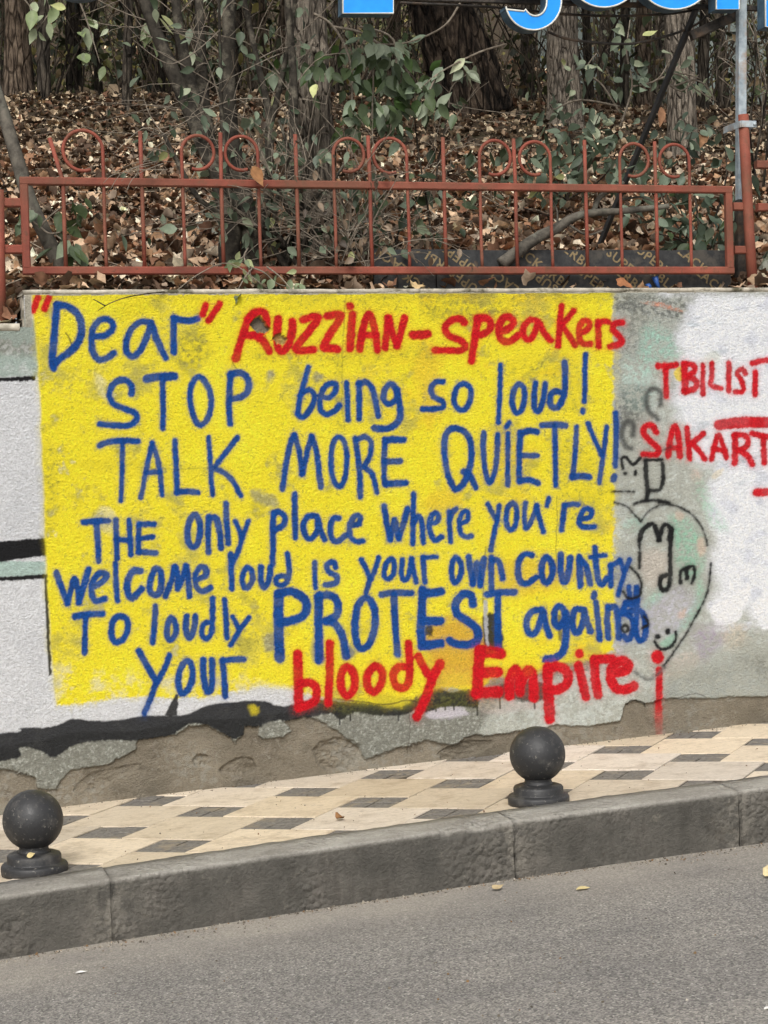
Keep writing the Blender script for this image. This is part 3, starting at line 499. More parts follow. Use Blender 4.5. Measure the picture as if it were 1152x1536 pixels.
T(L10, RED, 910, 600, 4.76, (42,345,230,320,185,270,190,258,240,310,300,365,350,345,390,255,388), (42,430,400,445,290,470,200,490,200,510,300,515,400), (38,445,340,505,340), (38,565,200,575,310,585,420), (40,680,240,600,310), (40,600,310,650,360,690,420), (38,740,420,770,300,790,250,815,300,845,410), (36,760,350,835,360), (44,905,250,910,350,905,450), (42,905,255,960,250,1000,280,990,330,930,360), (42,940,360,1000,400,1030,460), (40,1030,240,1152,265,1300,260), (40,1110,260,1118,450))
L11 = 'red thick bar above the red capitals'
T(L11, RED, 910, 600, 4.76, (72,795,178,950,162,1152,160,1350,160)); T('red dash by the first red word', RED, 910, 440, 4.76, (40,1030,500,1152,475,1400,460)); T('red low dash at the right edge', RED, 910, 600, 4.76, (55,1062,660,1300,655))
B1 = 'black face and heart'
T(B1, BLACK, 910, 740, 4.76, (20,190,75,250,55,330,50,430,65), (26,370,62,435,68), (13,50,65,130,90,180,140,235,200), (13,235,200,290,130,350,95,430,80,530,105,620,170,680,260,712,370), (14,735,500,720,660,680,780,620,890,560,1000,480,1120,400,1230), (20,226,530,228,420,228,330), (34,228,330,250,260,320,220,350,280,365,330), (34,365,330,395,240,430,225,450,290,445,400,445,560,440,650,410,690,375,670,380,600,425,580), (38,455,255,442,325), (24,520,640,520,560,560,530), (24,560,530,610,520,620,580,600,640), (34,562,540,565,605), (18,165,530,220,590,240,660,225,730,150,750,110,700), (34,353,1022,357,1022), (34,430,980,430,990), (22,335,1060,370,1105,430,1105,480,1050,485,990), (20,125,940,100,965,125,990,148,965,1), (18,265,880,290,930,250,960))
T(B1, BLACK, 910, 600, 4.76, (22,110,490,100,420,130,410,180,460,230,415), (26,123,525,127,525), (24,198,515,196,530), (12,30,655,110,652,190,655), (34,270,430,275,550,285,650,280,700), (22,265,430,385,428), (28,390,450,395,560,370,640,300,645), (12,277,660,277,720))
T('faded black curls', (46,47,48), 910, 600, 4.76, (32,375,30,380,-40,340,-80,300,-70,275,-10,290,70,360,140), (34,180,250,185,180,145,150,110,190,100,260,130,330,165,345), (12,390,360,450,335))
T('faded heart tip', (90,90,88), 700, 950, 3.6, (14,1060,185,1020,225,985,248,950,240,900,205))

LAB = np.zeros(U.shape, np.int16); BEST = np.zeros(U.shape)
names = []
soft_extra = {}
for line, col, w, pts, cl in STR:
    if line not in names: names.append(line)
    li = names.index(line)+1
    P = smooth(pts, 4, cl); s = win(P, w/2+12)
    u, v = U[s], V_[s]
    d = seg_d(u, v, P)
    wv = w/2*(1.13 if col is RED else 1.25 if w < 4.5 else 1.09)*(1+.10*vnoise(u/30, v/30, 8)-.05)
    fz = 4.0 if line.startswith('faded') else 2.6 if w < 4.5 else 2.0
    e = d-wv+NC[s]*2.4+ND[s]*1.6
    a = 1-sst(-fz*.9, fz, e)
    a = np.maximum(a, .5*np.exp(-np.clip(d-wv, 0, 99)/3.0)*np.clip(.55+ND[s]*1.7, 0, 1))     # overspray
    k = {'faded': .8}.get(line.split()[0], .99)
    a = a*k
    if line == 'fading tail': a = a*(1-.8*sst(1050, 1100, v))
    a = a*(1-.05*sst(.0, .4, vnoise(u/18, v/18, 77)-.45))
    if line != 'fading tail': a = a*PLA[s]
    # thin patches inside the strokes let a little of the ground through
    a = a*(1-.12*sst(.25, .45, ND[s]*.6+NB[s]*.8))
    c = np.array(lin(col)); c = c*(1+.35*NB[s][..., None]+.25*ND[s][..., None])
    RGB[s] = RGB[s]*(1-a[..., None])+c*a[..., None]
    L = LAB[s]; B_ = BEST[s]; hit_ = a > .5
    L[hit_] = li; B_[hit_] = 1
# weathering: dust and moss near the top edge, dirt in pits
top = sst(ZT-.05, ZT-.004, GZ)*(GX > XL)
m_ = np.clip(top*(.35+NB*1.6+NE), 0, 1); RGB = RGB*(1-m_[..., None]*.55)+lin((92,86,62))*m_[..., None]*.55
RGB *= (1+.18*NC+.34*ND)[..., None]
cap = ((GZ > ZT-.013+.004*NB) | ((GX < W(47, 460)[0]) & (GX > XL) & (GZ > ZL-.002)))
RGB[cap] = (lin((178,172,156))*(1+.5*NC[cap][:, None]+.5*NB[cap][:, None]))
RGB = np.clip(RGB, .004, .9)*.98
# relief
stn = fbm(GX*150, GZ*150, 2, 21); stc = fbm(GX*70, GZ*70, 2, 22)
OUT = PLA*(.0125+.0030*stn+.0008*stc+.004*fbm(GX*3, GZ*3, 2, 23))
bare = 1-PLA
OUT += bare*(.010*fbm(GX*7, GZ*9, 4, 24)+.006*fbm(GX*30, GZ*48, 4, 25)+.010*sst(.1, -.5, GZ-G1*GX))
OUT -= spall*(.007+.05*np.abs(fbm(GX*16, GZ*28, 4, 26)))
OUT -= (hole1+hole2*.6)*.012
LAB[:, 0] = 0
YY = -OUT
keep = ~((GX < XL) & (GZ > ZL+1e-6))
m_wall, nt, b = newmat('painted_stucco', .88, .25)
a_ = nd(nt, 'ShaderNodeAttribute'); a_.attribute_name = 'paint'; pl_ = nd(nt, 'ShaderNodeAttribute'); pl_.attribute_name = 'plaster'
v = coords(nt); n1 = noise_n(nt, v, 260, 4, .65); n2 = noise_n(nt, v, 120, 3, .6); n3 = noise_n(nt, v, 330, 2, .5)
col = mix(nt, 1.0, a_.outputs['Color'], ramp(nt, n1, [(.25, (.70,.70,.70,1)), (.45, (1,1,1,1)), (.75, (1.12,1.12,1.12,1))]), 'MULTIPLY')
nt.links.new(col, b.inputs['Base Color'])
bump(nt, b, mth(nt, 'ADD', mth(nt, 'MULTIPLY', n2, 1.0), mth(nt, 'MULTIPLY', n1, .8)), .014, .9)
NI, NJ = U.shape
idx = np.arange(NI*NJ).reshape(NI, NJ)
q = np.stack([idx[:-1, :-1], idx[1:, :-1], idx[1:, 1:], idx[:-1, 1:]], -1).reshape(-1, 4)
kq = keep.ravel()[q].all(1); lq = LAB.ravel()[q]; fl = lq.max(1)
CO = np.stack([GX.ravel(), YY.ravel(), GZ.ravel()], 1).astype(np.float32)
PC = np.concatenate([RGB.reshape(-1, 3), np.ones((NI*NJ, 1))], 1).astype(np.float32); PL = PLA.ravel().astype(np.float32)
# shared normals so that the lettering meets the wall without a seam
Nx = np.gradient(YY, gx, axis=0); Nz = np.gradient(YY, gz, axis=1)
NN = np.stack([Nx, -np.ones_like(Nx), Nz], -1).reshape(-1, 3); NN /= np.linalg.norm(NN, axis=1, keepdims=True)
def sub(name, mask, parent=None):
    f = q[mask & kq]
    if not len(f): return None
    uq, inv = np.unique(f.ravel(), return_inverse=True); nf = len(f)
    me = bpy.data.meshes.new(name); me.vertices.add(len(uq)); me.vertices.foreach_set('co', CO[uq].ravel())
    me.loops.add(nf*4); me.loops.foreach_set('vertex_index', inv.astype(np.int32).ravel())
    me.polygons.add(nf); me.polygons.foreach_set('loop_start', np.arange(0, nf*4, 4, dtype=np.int32)); me.polygons.foreach_set('loop_total', np.full(nf, 4, np.int32)) if hasattr(me.polygons[0], 'loop_total') else None
    me.polygons.foreach_set('use_smooth', np.ones(nf, bool))
    ca = me.color_attributes.new('paint', 'FLOAT_COLOR', 'POINT'); ca.data.foreach_set('color', PC[uq].ravel())
    pa = me.attributes.new('plaster', 'FLOAT', 'POINT'); pa.data.foreach_set('value', PL[uq])
    me.materials.append(m_wall); me.update(calc_edges=True)
    me.normals_split_custom_set_from_vertices(NN[uq].tolist())
    o = bpy.data.objects.new(name, me); COL.objects.link(o)
    if parent is not None: o.parent = parent
    return o
wall = sub('graffiti_wall', fl == 0)
tag(wall, 'stuccoed roadside wall with a yellow painted field and sprayed protest lettering', 'wall')
PARTN = {'blue': ('blue_lettering', 'sprayed blue line of writing'), 'red': ('red_lettering', 'sprayed red writing'), 'black': ('black_drawing', 'black sprayed line drawing'), 'faded': ('black_drawing', 'soft black sprayed curl'), 'fading': ('red_lettering', 'fading red exclamation stroke')}
for i, nme in enumerate(names):
    k = nme.split()[0]; o = sub(PARTN[k][0], fl == i+1, wall)
    if o: o['label'] = nme if k in ('blue', 'red') else PARTN[k][1]
# body of the wall behind its face, and the concrete coping edge
m_conc = speck('old_concrete', S(150,144,130), S(198,190,174), 24, .92, .006, .25, S(86,82,66), 5)
b_ = MB(); b_.box((XL, .07, -.9), (11, .34, ZT-.004)); b_.box((-9, .07, -.9), (XL-.001, .34, ZL-.004))
b_.build('wall_core', m_conc, wall)
b_ = MB()
n = 300
for x0, x1, zt, h in ((XL-.004, 11, ZT, .018), (-9, XL-.02, ZL, .03)):
    V = []
    for i in range(n+1):
        x = x0+(x1-x0)*i/n
        for y, z in ((.34, zt+.004), (.34, zt+h*.5), (.02, zt+h*.55), (-.012, zt+h*.5), (-.016, zt+h*.1), (-.013, zt-h*.5), (.011, zt-h*.5)):
            qn = mnoise.noise(Vector((x*14, y*30, z*30)))*.003
            V.append((x, y+qn*.7, z+qn))
    Fc = [(i*7+j, (i+1)*7+j, (i+1)*7+j+1, i*7+j+1) for i in range(n) for j in range(6)]+[tuple(range(6, -1, -1)), tuple(range(n*7, n*7+7))]
    b_.add(V, Fc)
b_.build('coping', m_conc, wall)


# ------------------------------------------------------------------ hillside behind the wall
def zh(x, y):
    y = max(y, 0.0)
    p = .305*min(y, 7.4) + (.17*(min(y, 15)-7.4) if y > 7.4 else 0) + (.34*(y-15) if y > 15 else 0)
    z = ZT-.035+p+.10*mnoise.noise(Vector((x*.45, y*.45, 1)))*min(1, y/1.5)+.03*mnoise.noise(Vector((x*1.9, y*1.9, 4)))*min(1, y)
    if y < 1.2: z -= .15*max(0, min(1, (XL+.05-x)/.06))*(1-y/1.2)
    return z
def depth(p): return float((np.array(p)-CAMP)@_f)
def hit(px, py, y0=.05, y1=60):
    d = ray(px, py); lo, hi = y0, y1; n = 160; pv = None
    for i in range(n+1):
        y = y0*(y1/y0)**(i/n); p = CAMP+d*((y-CAMP[1])/d[1])
        if p[2] < zh(p[0], y):
            return Vector((p[0], y, zh(p[0], y)))
    p = CAMP+d*((y1-CAMP[1])/d[1]); return Vector(p)
def hitp(px, py):
    d = ray(px, py); y = -1.0
    for _ in range(40):
        t = (y-CAMP[1])/d[1]; p = CAMP+d*t; y += (p[2]-zpav(p[0], y))/max(.05, -d[2])*d[1]*-1*-.5 if False else 0
        lo, hi = -6.0, .0
        for _ in range(50):
            m = (lo+hi)/2; p = CAMP+d*((m-CAMP[1])/d[1])
            if p[2] > zpav(p[0], m): lo = m
            else: hi = m
        return Vector((p[0], m, zpav(p[0], m)))
def hitr(px, py):
    d = ray(px, py); lo, hi = -7.0, -.5
    for _ in range(50):
        m = (lo+hi)/2; p = CAMP+d*((m-CAMP[1])/d[1])
        if p[2] > zroad(p[0], m): lo = m
        else: hi = m
    return Vector((p[0], m, zroad(p[0], m)))
m_soil = speck('woodland_soil', S(44,37,30), S(92,78,62), 22, .97, .02, .15, S(66,62,44), 3)
ys = np.concatenate([np.linspace(.13, 3, 50), np.linspace(3.1, 9, 50), np.linspace(9.5, 70, 45)])
xs = np.concatenate([np.linspace(-45, -2.5, 24), np.linspace(-2, 10, 110), np.linspace(10.5, 75, 45)])
hill = grid_mesh('hillside', xs, lambda x: list(ys), zh, m_soil)
# ---- leaf clouds (vectorised)
nr = np.random.default_rng(5)
def leaf_templates(shape, n=8):
    out = []
    for k in range(n):
        if shape == 'lobed':
            ang = np.linspace(0, 2*np.pi, 15)[:-1]
            r = np.array([.9,.68,.82,.6,.72,.55,.55,.4,.55,.55,.72,.6,.82,.68])*nr.uniform(.85, 1.15, 14)
            o = np.stack([r*np.cos(ang)*.55+.5, r*np.sin(ang)*.55], 1); c = np.array([[.45, 0]])
        else:
            t = np.array([0, .12, .3, .5, .7, .88, 1., .88, .7, .5, .3, .12]); wdt = np.array([0, .15, .25, .24, .15, .05, 0, -.05, -.15, -.24, -.25, -.15])*nr.uniform(.75, 1.3)
            o = np.stack([t, wdt], 1); c = np.array([[.45, 0]])
        p = np.concatenate([c, o]); x, y = p[:, 0]-.45, p[:, 1]
        cu, fo, tw = (nr.uniform(-.9, 1.3), nr.uniform(.1, .9), nr.uniform(-.7, .7)) if shape == 'lobed' else (nr.uniform(-.6, .1), nr.uniform(.15, .55), nr.uniform(-.35, .35))
        z = -cu*x*x+fo*np.abs(y)+tw*x*y*2+(nr.normal(0, .05, len(p)) if shape == 'lobed' else 0)
        out.append(np.concatenate([p, z[:, None]], 1))
    K = len(out[0]); fs = np.array([(0, i, i+1 if i+1 < K else 1) for i in range(1, K)])
    return np.array(out), fs
LOB, OVA = leaf_templates('lobed'), leaf_templates('ovate')
def frames(axis, nrm):
    a = axis/np.linalg.norm(axis, axis=1, keepdims=True); c = np.cross(nrm, a); c /= np.linalg.norm(c, axis=1, keepdims=True)+1e-9
    return np.stack([a, c, np.cross(a, c)], -1)
def leaf_cloud(name, tpl, pos, axis, nrm, size, col, mat, parent=None):
    T_, fs = tpl; N = len(pos); K = T_.shape[1]
    v = T_[nr.integers(0, len(T_), N)]*np.asarray(size)[:, None, None]
    v = np.einsum('nij,nkj->nki', frames(np.asarray(axis, float), np.asarray(nrm, float)), v)+np.asarray(pos)[:, None, :]
    f = (fs[None]+(np.arange(N)*K)[:, None, None]).reshape(-1, 3)
    me = bpy.data.meshes.new(name); me.vertices.add(N*K); me.vertices.foreach_set('co', v.astype(np.float32).ravel())
    me.loops.add(len(f)*3); me.loops.foreach_set('vertex_index', f.astype(np.int32).ravel())
    me.polygons.add(len(f)); me.polygons.foreach_set('loop_start', np.arange(0, len(f)*3, 3, dtype=np.int32)); me.polygons.foreach_set('use_smooth', np.ones(len(f), bool))
    c4 = np.concatenate([np.repeat(col, K, 0), np.ones((N*K, 1))], 1).astype(np.float32)
    ca = me.color_attributes.new('tint', 'FLOAT_COLOR', 'POINT'); ca.data.foreach_set('color', c4.ravel())
    me.materials.append(mat); me.update(calc_edges=True)
    o = bpy.data.objects.new(name, me); COL.objects.link(o)
    if parent is not None: o.parent = parent; o.matrix_parent_inverse = Matrix.Translation(-parent.location) if parent.type == 'EMPTY' else Matrix.Identity(4)
    return o
def cols(pal, w, n, jit=.18):
    P = np.array([lin(c) for c in pal]); i = nr.choice(len(P), n, p=np.array(w)/sum(w)); return np.clip(P[i]*nr.uniform(1-jit, 1+jit, (n, 1)), .004, .9)
m_dead = tint_mat('dead_leaf', .8, .25, .3, 45); m_leaf = tint_mat('green_leaf', .5, .4, .18, 40, .2)
def rdir(n, zb=0.0):
    d = nr.normal(0, 1, (n, 3)); d[:, 2] += zb; return d
XB0, XB1 = at(560, 400, .2).x, at(1098, 400, .2).x
def strew(n, y0, y1, s0, s1, pal, w):
    y = nr.uniform(y0, y1, n); xa = (y+7.7)*math.tan(.055)-2.6; xb = (y+7.7)*math.tan(.495)+2.2
    x = xa+(xb-xa)*nr.random(n)
    keepm = fbm(x*1.3, y*1.3, 3, 40) > -.22 if y0 > 1.5 else np.ones(n, bool)
    keepm &= ~((y < .34) & (x > XB0) & (x < XB1) & (nr.random(n) < .93))
    x, y = x[keepm], y[keepm]
    z = np.array([zh(a, b_) for a, b_ in zip(x, y)])+nr.uniform(.004, .035, len(x))
    return np.stack([x, y, z], 1), nr.uniform(s0, s1, len(x)), cols(pal, w, len(x), .3)
near = [(132,98,74),(172,146,120),(208,192,168),(76,60,48),(126,110,94),(106,76,58),(150,118,90)]
far = [(124,104,84),(172,152,126),(84,68,54),(104,76,58),(64,54,44),(196,178,150)]
parts = [strew(18500, .12, 1.6, .038, .105, near, [3,4,2.4,4.5,4,2.6,2]), strew(27000, 1.4, 4.2, .032, .09, near, [2,4,2.6,5,5,2.4,2]), strew(23000, 3.8, 9, .03, .085, far, [3,4,3,2,3,2]), strew(8500, 8, 22, .06, .14, far, [3,3,4,3,4,1])]
pos = np.concatenate([p[0] for p in parts]); n = len(pos)
lit = leaf_cloud('leaf_litter', LOB, pos, np.concatenate([nr.normal(0, 1, (n, 2)), nr.normal(0, .38, (n, 1))], 1), np.concatenate([nr.normal(0, .42, (n, 2)), np.ones((n, 1))], 1), np.concatenate([p[1] for p in parts]), np.clip(np.concatenate([p[2] for p in parts])*1.25, 0, .85), m_dead)
kind(lit, 'stuff')
# ------------------------------------------------------------------ bollards
m_iron, nt, b = newmat('black_painted_iron', .48, .45); v = coords(nt)
n1 = noise_n(nt, v, 16, 6, .7); n2 = noise_n(nt, v, 70, 4, .7)
col = mix(nt, ramp(nt, n1, [(.52, (0,0,0,1)), (.72, (.5,.5,.5,1))]), S(44,44,45), S(104,100,94))
col = mix(nt, ramp(nt, n2, [(.6, (0,0,0,1)), (.68, (.7,.7,.7,1))]), col, S(124,120,112))
nt.links.new(col, b.inputs['Base Color']); bump(nt, b, n2, .0015); nt.links.new(ramp(nt, n1, [(.3, (.38,.38,.38,1)), (.7, (.7,.7,.7,1))]), b.inputs['Roughness'])
def lathe(prof, n=64):
    V = []; Fc = []
    for r, z in prof:
        for k in range(n): a = 2*math.pi*k/n; V.append((r*math.cos(a), r*math.sin(a), z))
    m = len(prof)
    for i in range(m-1):
        for k in range(n): Fc.append((i*n+k, i*n+(k+1) % n, (i+1)*n+(k+1) % n, (i+1)*n+k))
    Fc += [tuple(range(n-1, -1, -1)), tuple(range((m-1)*n, m*n))]
    return V, Fc
def bollard(px, py, R, label):
    p = hitp(px, py); t = thing('bollard', label, 'bollard', p, 'ball bollards along the kerb')
    u_ = R/43.0
    b_ = MB(); prof = [(47*u_, -.006), (47.5*u_, 3*u_), (47.5*u_, 9*u_), (46*u_, 11.5*u_), (42*u_, 13*u_), (39*u_, 13.6*u_), (38.5*u_, 15*u_), (38.5*u_, 23*u_), (37*u_, 25.5*u_), (33*u_, 27*u_), (26*u_, 28.5*u_)]
    V, Fc = lathe(prof); b_.add([(p.x+a, p.y+c, p.z+d) for a, c, d in V], Fc); b_.build('base', m_iron, t)
    b_ = MB(); prof = [(25*u_, 28*u_), (21.5*u_, 31*u_), (20.5*u_, 35*u_), (22*u_, 38*u_)]
    V, Fc = lathe(prof, 48); b_.add([(p.x+a, p.y+c, p.z+d) for a, c, d in V], Fc); b_.build('neck', m_iron, t)
    b_ = MB(); prof = []
    for k in range(41):
        a = -math.pi/2+math.asin(.52)*0+math.pi*k/40
        prof.append((max(.0004, R*math.cos(a)), 34.5*u_+R+R*math.sin(a)-.008))
    V, Fc = lathe(prof); b_.add([(p.x+a, p.y+c, p.z+d) for a, c, d in V], Fc); b_.build('ball', m_iron, t)
    return t, p
_, pb = bollard(808, 1203, 43*6.75/F, 'black iron ball bollard on the kerb below the word empire')
_, pa_ = bollard(52, 1307, 46.5*6.2/F, 'black iron ball bollard with a pale leaf lying on its base')
# ------------------------------------------------------------------ red fence
m_red, nt, b = newmat('faded_red_paint', .7, .3); v = coords(nt)
n1 = noise_n(nt, v, 6, 5, .65); n2 = noise_n(nt, v, 48, 6, .75)
col = ramp(nt, n1, [(.3, S(108,56,45)), (.55, S(138,72,57)), (.75, S(158,92,74))])
col = mix(nt, ramp(nt, n2, [(.56, (0,0,0,1)), (.66, (.85,.85,.85,1))]), col, S(98,62,48))
col = mix(nt, ramp(nt, noise_n(nt, v, 17, 5, .7), [(.53, (0,0,0,1)), (.70, (.75,.75,.75,1))]), col, S(92,70,52))
col = mix(nt, ramp(nt, noise_n(nt, v, 2.1, 3, .6), [(.45, (0,0,0,1)), (.62, (.55,.55,.55,1))]), col, S(106,78,60))
nt.links.new(col, b.inputs['Base Color']); bump(nt, b, n2, .0025)
FY = .15
k_ = depth(at(576, 340, FY))/F
def panel(label, xl, xr, zt_, zb_, bars, tabs):
    t = thing('metal_fence_panel', label, 'fence', (xl, FY, zb_), 'red metal fence panels on the wall')
    h = 11.5*k_; b_ = MB()
    b_.bar((xl-h/2, FY, zt_), (xr+h/2, FY, zt_), h, h); b_.bar((xl-h/2, FY, zb_), (xr+h/2, FY, zb_), h, h)
    b_.bar((xl, FY-.0015, zb_+h/2-.003), (xl, FY-.0015, zt_-h/2+.003), h, h, .15, (1,0,0)); b_.bar((xr, FY-.0015, zb_+h/2-.003), (xr, FY-.0015, zt_-h/2+.003), h, h, .15, (1,0,0))
    b_.build('frame', m_red, t)
    for a, c, z in tabs:
        b_ = MB(); b_.bar((a, FY+.004, z), (c, FY+.004, z), h*1.0, h*1.1); b_.build('tab', m_red, t)
    for (x, kd, r, lean) in bars:
        b_ = MB(); w = .0100
        z0, z1 = zb_+h/2-.004, zt_
        top_ = zt_+74*k_ if kd == 's' else (zt_+62*k_ if kd == 'm' else zt_+45*k_)
        jx_ = lambda q: rnd.uniform(-.002, .002)
        pts = [(x, FY, z0), (x+jx_(0), FY+jx_(0), (z0+z1)/2), (x, FY, z1)]
        if kd in 'sm': pts.append((x+lean, FY, top_))
        else:
            sg = 1 if kd == 'r' else -1; cz = zt_+45*k_; cx = x+sg*r
            pts.append((x, FY, zt_+20*k_))
            for q in range(0, 25):
                a = math.pi-q/24*math.radians(292); pts.append((cx+sg*r*math.cos(a), FY+.012*q/24, cz+r*math.sin(a)*1.02))
        b_.tube(smooth(pts, 3) if kd in 'lr' else pts, w*(.76 if kd in 'lr' else .88), 8)
        b_.build('bar', m_red, t)
    return t
ZTR, ZBR = at(576, 278.5, FY).z, at(576, 406, FY).z
X = lambda px, py=345: at(px, py, FY).x
spec = [(97,'m',0,-.05),(158,'l',.082,0),(215,'s',0,0),(276,'r',.07,0),(334,'s',0,.003),(390,'l',.07,0),(447,'s',0,0),(503,'r',.07,0),(557,'s',0,-.003),(613,'l',.074,0),(668,'s',0,0),(722,'r',.074,0),(775,'s',0,-.004),(828,'l',.072,0),(880,'s',0,0),(932,'r',.072,0),(985,'s',0,0),(1036,'l',.072,0)]
panel('long faded red fence panel with scroll topped bars above the yellow lettering', X(38), X(1093), ZTR, ZBR, [(X(a), k, r, l) for a, k, r, l in spec],
      [(X(-1, 304), X(33, 304), at(16, 304, FY).z), (X(-1, 374), X(34, 374), at(16, 374, FY).z), (X(1099, 310), X(1124, 310), at(1110, 310, FY).z), (X(1101, 375), X(1126, 375), at(1110, 375, FY).z)])
panel('red fence panel of which only two tabs show right of the round red post', X(1200), X(1560), ZTR+.16, ZBR+.16, [(X(q), 's', 0, 0) for q in (1260, 1320, 1380, 1440, 1500)],
      [(X(1134, 247), X(1196, 247), at(1140, 247, FY).z), (X(1136, 311), X(1196, 311), at(1140, 311, FY).z)])
def post(label, pts, r, Y):
    b_ = MB(); b_.tube([at(x, y, Y) for x, y in pts], r*k_, 20); o = b_.build('fence_post', m_red); tag(o, label, 'post', 'round red fence posts'); return o
post('round red fence post with a steel clamp beside the grey pole', [(1115,172),(1119,260),(1124,350),(1130,442)], 8.2, FY-.012)
post('round red fence post at the left edge on the lower wall', [(-2,285),(0,400),(2,492)], 7.5, FY-.01)
# ------------------------------------------------------------------ sign: pole, struts, rail and channel letters
m_galv = speck('galvanised_steel', S(122,134,142), S(176,186,190), 18, .5, .0015, .5, S(150,128,108), 5)
m_dark = speck('dark_rusty_steel', S(36,34,32), S(74,68,62), 26, .75, .003, .35, S(96,78,62), 6)
m_blue = speck('blue_letter_face', S(16,140,228), S(28,154,240), 12, .35, .0005, .5)
m_trim = speck('cream_letter_trim', S(196,196,186), S(226,224,214), 40, .5, .0005, .4)
m_side = speck('letter_return', S(52,74,92), S(84,108,124), 24, .6, .001, .4)
sp = at(1110, 300, .30)
sign = thing('shop_sign', 'blue channel letter sign on dark rails above the fence', 'sign', (sp.x, .30, ZT))
b_ = MB(); h = 14*k_
b_.bar(at(1111, 300, .27), at(1113, -260, .27), h, h, .1, (0,1,0)); b_.build('pole', m_galv, sign)
b_ = MB(); b_.bar(at(1111, 446, .27), at(1111, 301, .27), h*1.15, h*1.15, .1, (0,1,0)); b_.build('base_tube', m_dark, sign)
b_ = MB(); q = at(1117, 188, FY)
b_.bar(q+Vector((-.035, -.034, 0)), q+Vector((.04, -.034, 0)), .008, .03); b_.bar(q+Vector((-.036, -.03, 0)), q+Vector((-.036, .14, 0)), .006, .03); b_.bar(q+Vector((.036, -.03, 0)), q+Vector((.036, .14, 0)), .006, .03)
b_.tube([q+Vector((.03, -.045, 0)), q+Vector((.03, -.036, 0))], .008, 6); b_.build('clamp', m_galv, sign)
b_ = MB(); b_.bar(at(1044, 14, .30), hit(893, 384), .024, .024, .1); b_.build('strut', speck('black_steel', S(30,30,30), S(52,51,50), 9, .55, .0006, .5), sign)
b_ = MB(); b_.bar(at(1112, 20, .31), at(1036, 54, .32), .03, .045, .1); b_.build('brace', m_dark, sign)
for y_, dy in ((12, 0), (-70, .0)):
    b_ = MB(); b_.bar(at(-30, y_-34, .30+dy), at(1500, y_+12, .30+dy), .024, .022, .1); b_.build('rail', m_dark, sign)
b_ = MB(); b_.tube(smooth([at(600, 4, .36), at(760, 12, .33), at(830, 20, .33), at(920, 24, .33), at(1010, 20, .33), at(1060, 10, .33)], 5), .006, 6); b_.build('cable', m_dark, sign)
b_ = MB(); b_.tube(smooth([at(822, 48, .36), at(860, 60, .36), at(940, 66, .36), at(1000, 54, .36), at(1042, 38, .36), at(1060, 24, .36)], 5), .006, 6); b_.build('cable', m_dark, sign)
def letter(outlines, yoff=0.0):
    """extruded channel letter: blue face, cream trim around it, grey-blue returns"""
    bm_ = bmesh.new()
    yf = .17+yoff; yb = .25+yoff
    b_ = MB()
    cl = []
    for pts in outlines: cl.append([at(x, y, .17) for x, y in pts])
    crv = bpy.data.curves.new('letter', 'CURVE'); crv.dimensions = '2D'; crv.fill_mode = 'FRONT'
    o0 = Vector((cl[0][0].x, 0, cl[0][0].z))
    for c in cl:
        s = crv.splines.new('POLY'); s.points.add(len(c)-1); s.use_cyclic_u = True
        for i, p in enumerate(c): s.points[i].co = (p.x-o0.x, p.z-o0.z, 0, 1)
    tmp = bpy.data.objects.new('letter', crv); COL.objects.link(tmp)
    me = bpy.data.meshes.new_from_object(tmp.evaluated_get(bpy.context.evaluated_depsgraph_get()))
    V = [(v_.co.x+o0.x, yf, v_.co.y+o0.z) for v_ in me.vertices]; Fc = [tuple(p.vertices) for p in me.polygons]
    b_.add(V, Fc, 0, None, False)
    bpy.data.objects.remove(tmp); bpy.data.curves.remove(crv); bpy.data.meshes.remove(me)
    for c in cl:
        n = len(c); V = []
        for p in c: V += [(p.x, yf, p.z), (p.x, yb, p.z)]
        b_.add(V, [(2*i, 2*((i+1) % n), 2*((i+1) % n)+1, 2*i+1) for i in range(n)], 2, None, False)
        r = .0042                                           # cream edge strip as a square bead round the face
        cc = c+[c[0]]
        b_.tube([Vector((p.x, yf-.001, p.z)) for p in cc], r, 6, 1)
    return b_.build('letter', [m_blue, m_trim, m_side], sign)
def ell(cx, cy, rx, ry, a0=0, a1=360, n=48): return [(cx+rx*math.cos(math.radians(a0+(a1-a0)*i/n)), cy+ry*math.sin(math.radians(a0+(a1-a0)*i/n))) for i in range(n)]
letter([ell(124, -56, 58, 54), ell(124, -56, 24, 24)])
letter([[(514,-150),(552,-150),(552,-18),(590,-18),(590,20),(514,20)]])
hook = [(842,-100),(842,0)]+[(800+42*math.cos(math.radians(a)), 2+43*math.sin(math.radians(a))) for a in range(0, 171, 10)]+[(759,14),(786,17)]+[(803+17*math.cos(math.radians(a)), 4+20*math.sin(math.radians(a))) for a in range(150, -1, -15)]+[(820,-16)]
hook += [(786+28*math.cos(math.radians(a)), -45+30*math.sin(math.radians(a))) for a in range(40, 360, 16)]+[(820,-100)]
letter([hook])
letter([ell(906, -50, 58, 61), ell(906, -50, 24, 28)])
letter([ell(1012, -47, 60, 61), ell(1012, -47, 26, 28)])
letter([[(1074,-150),(1109,-150),(1109,14),(1074,14)]])
letter([[(1148,-60),(1182,-60),(1182,44),(1148,40)]])
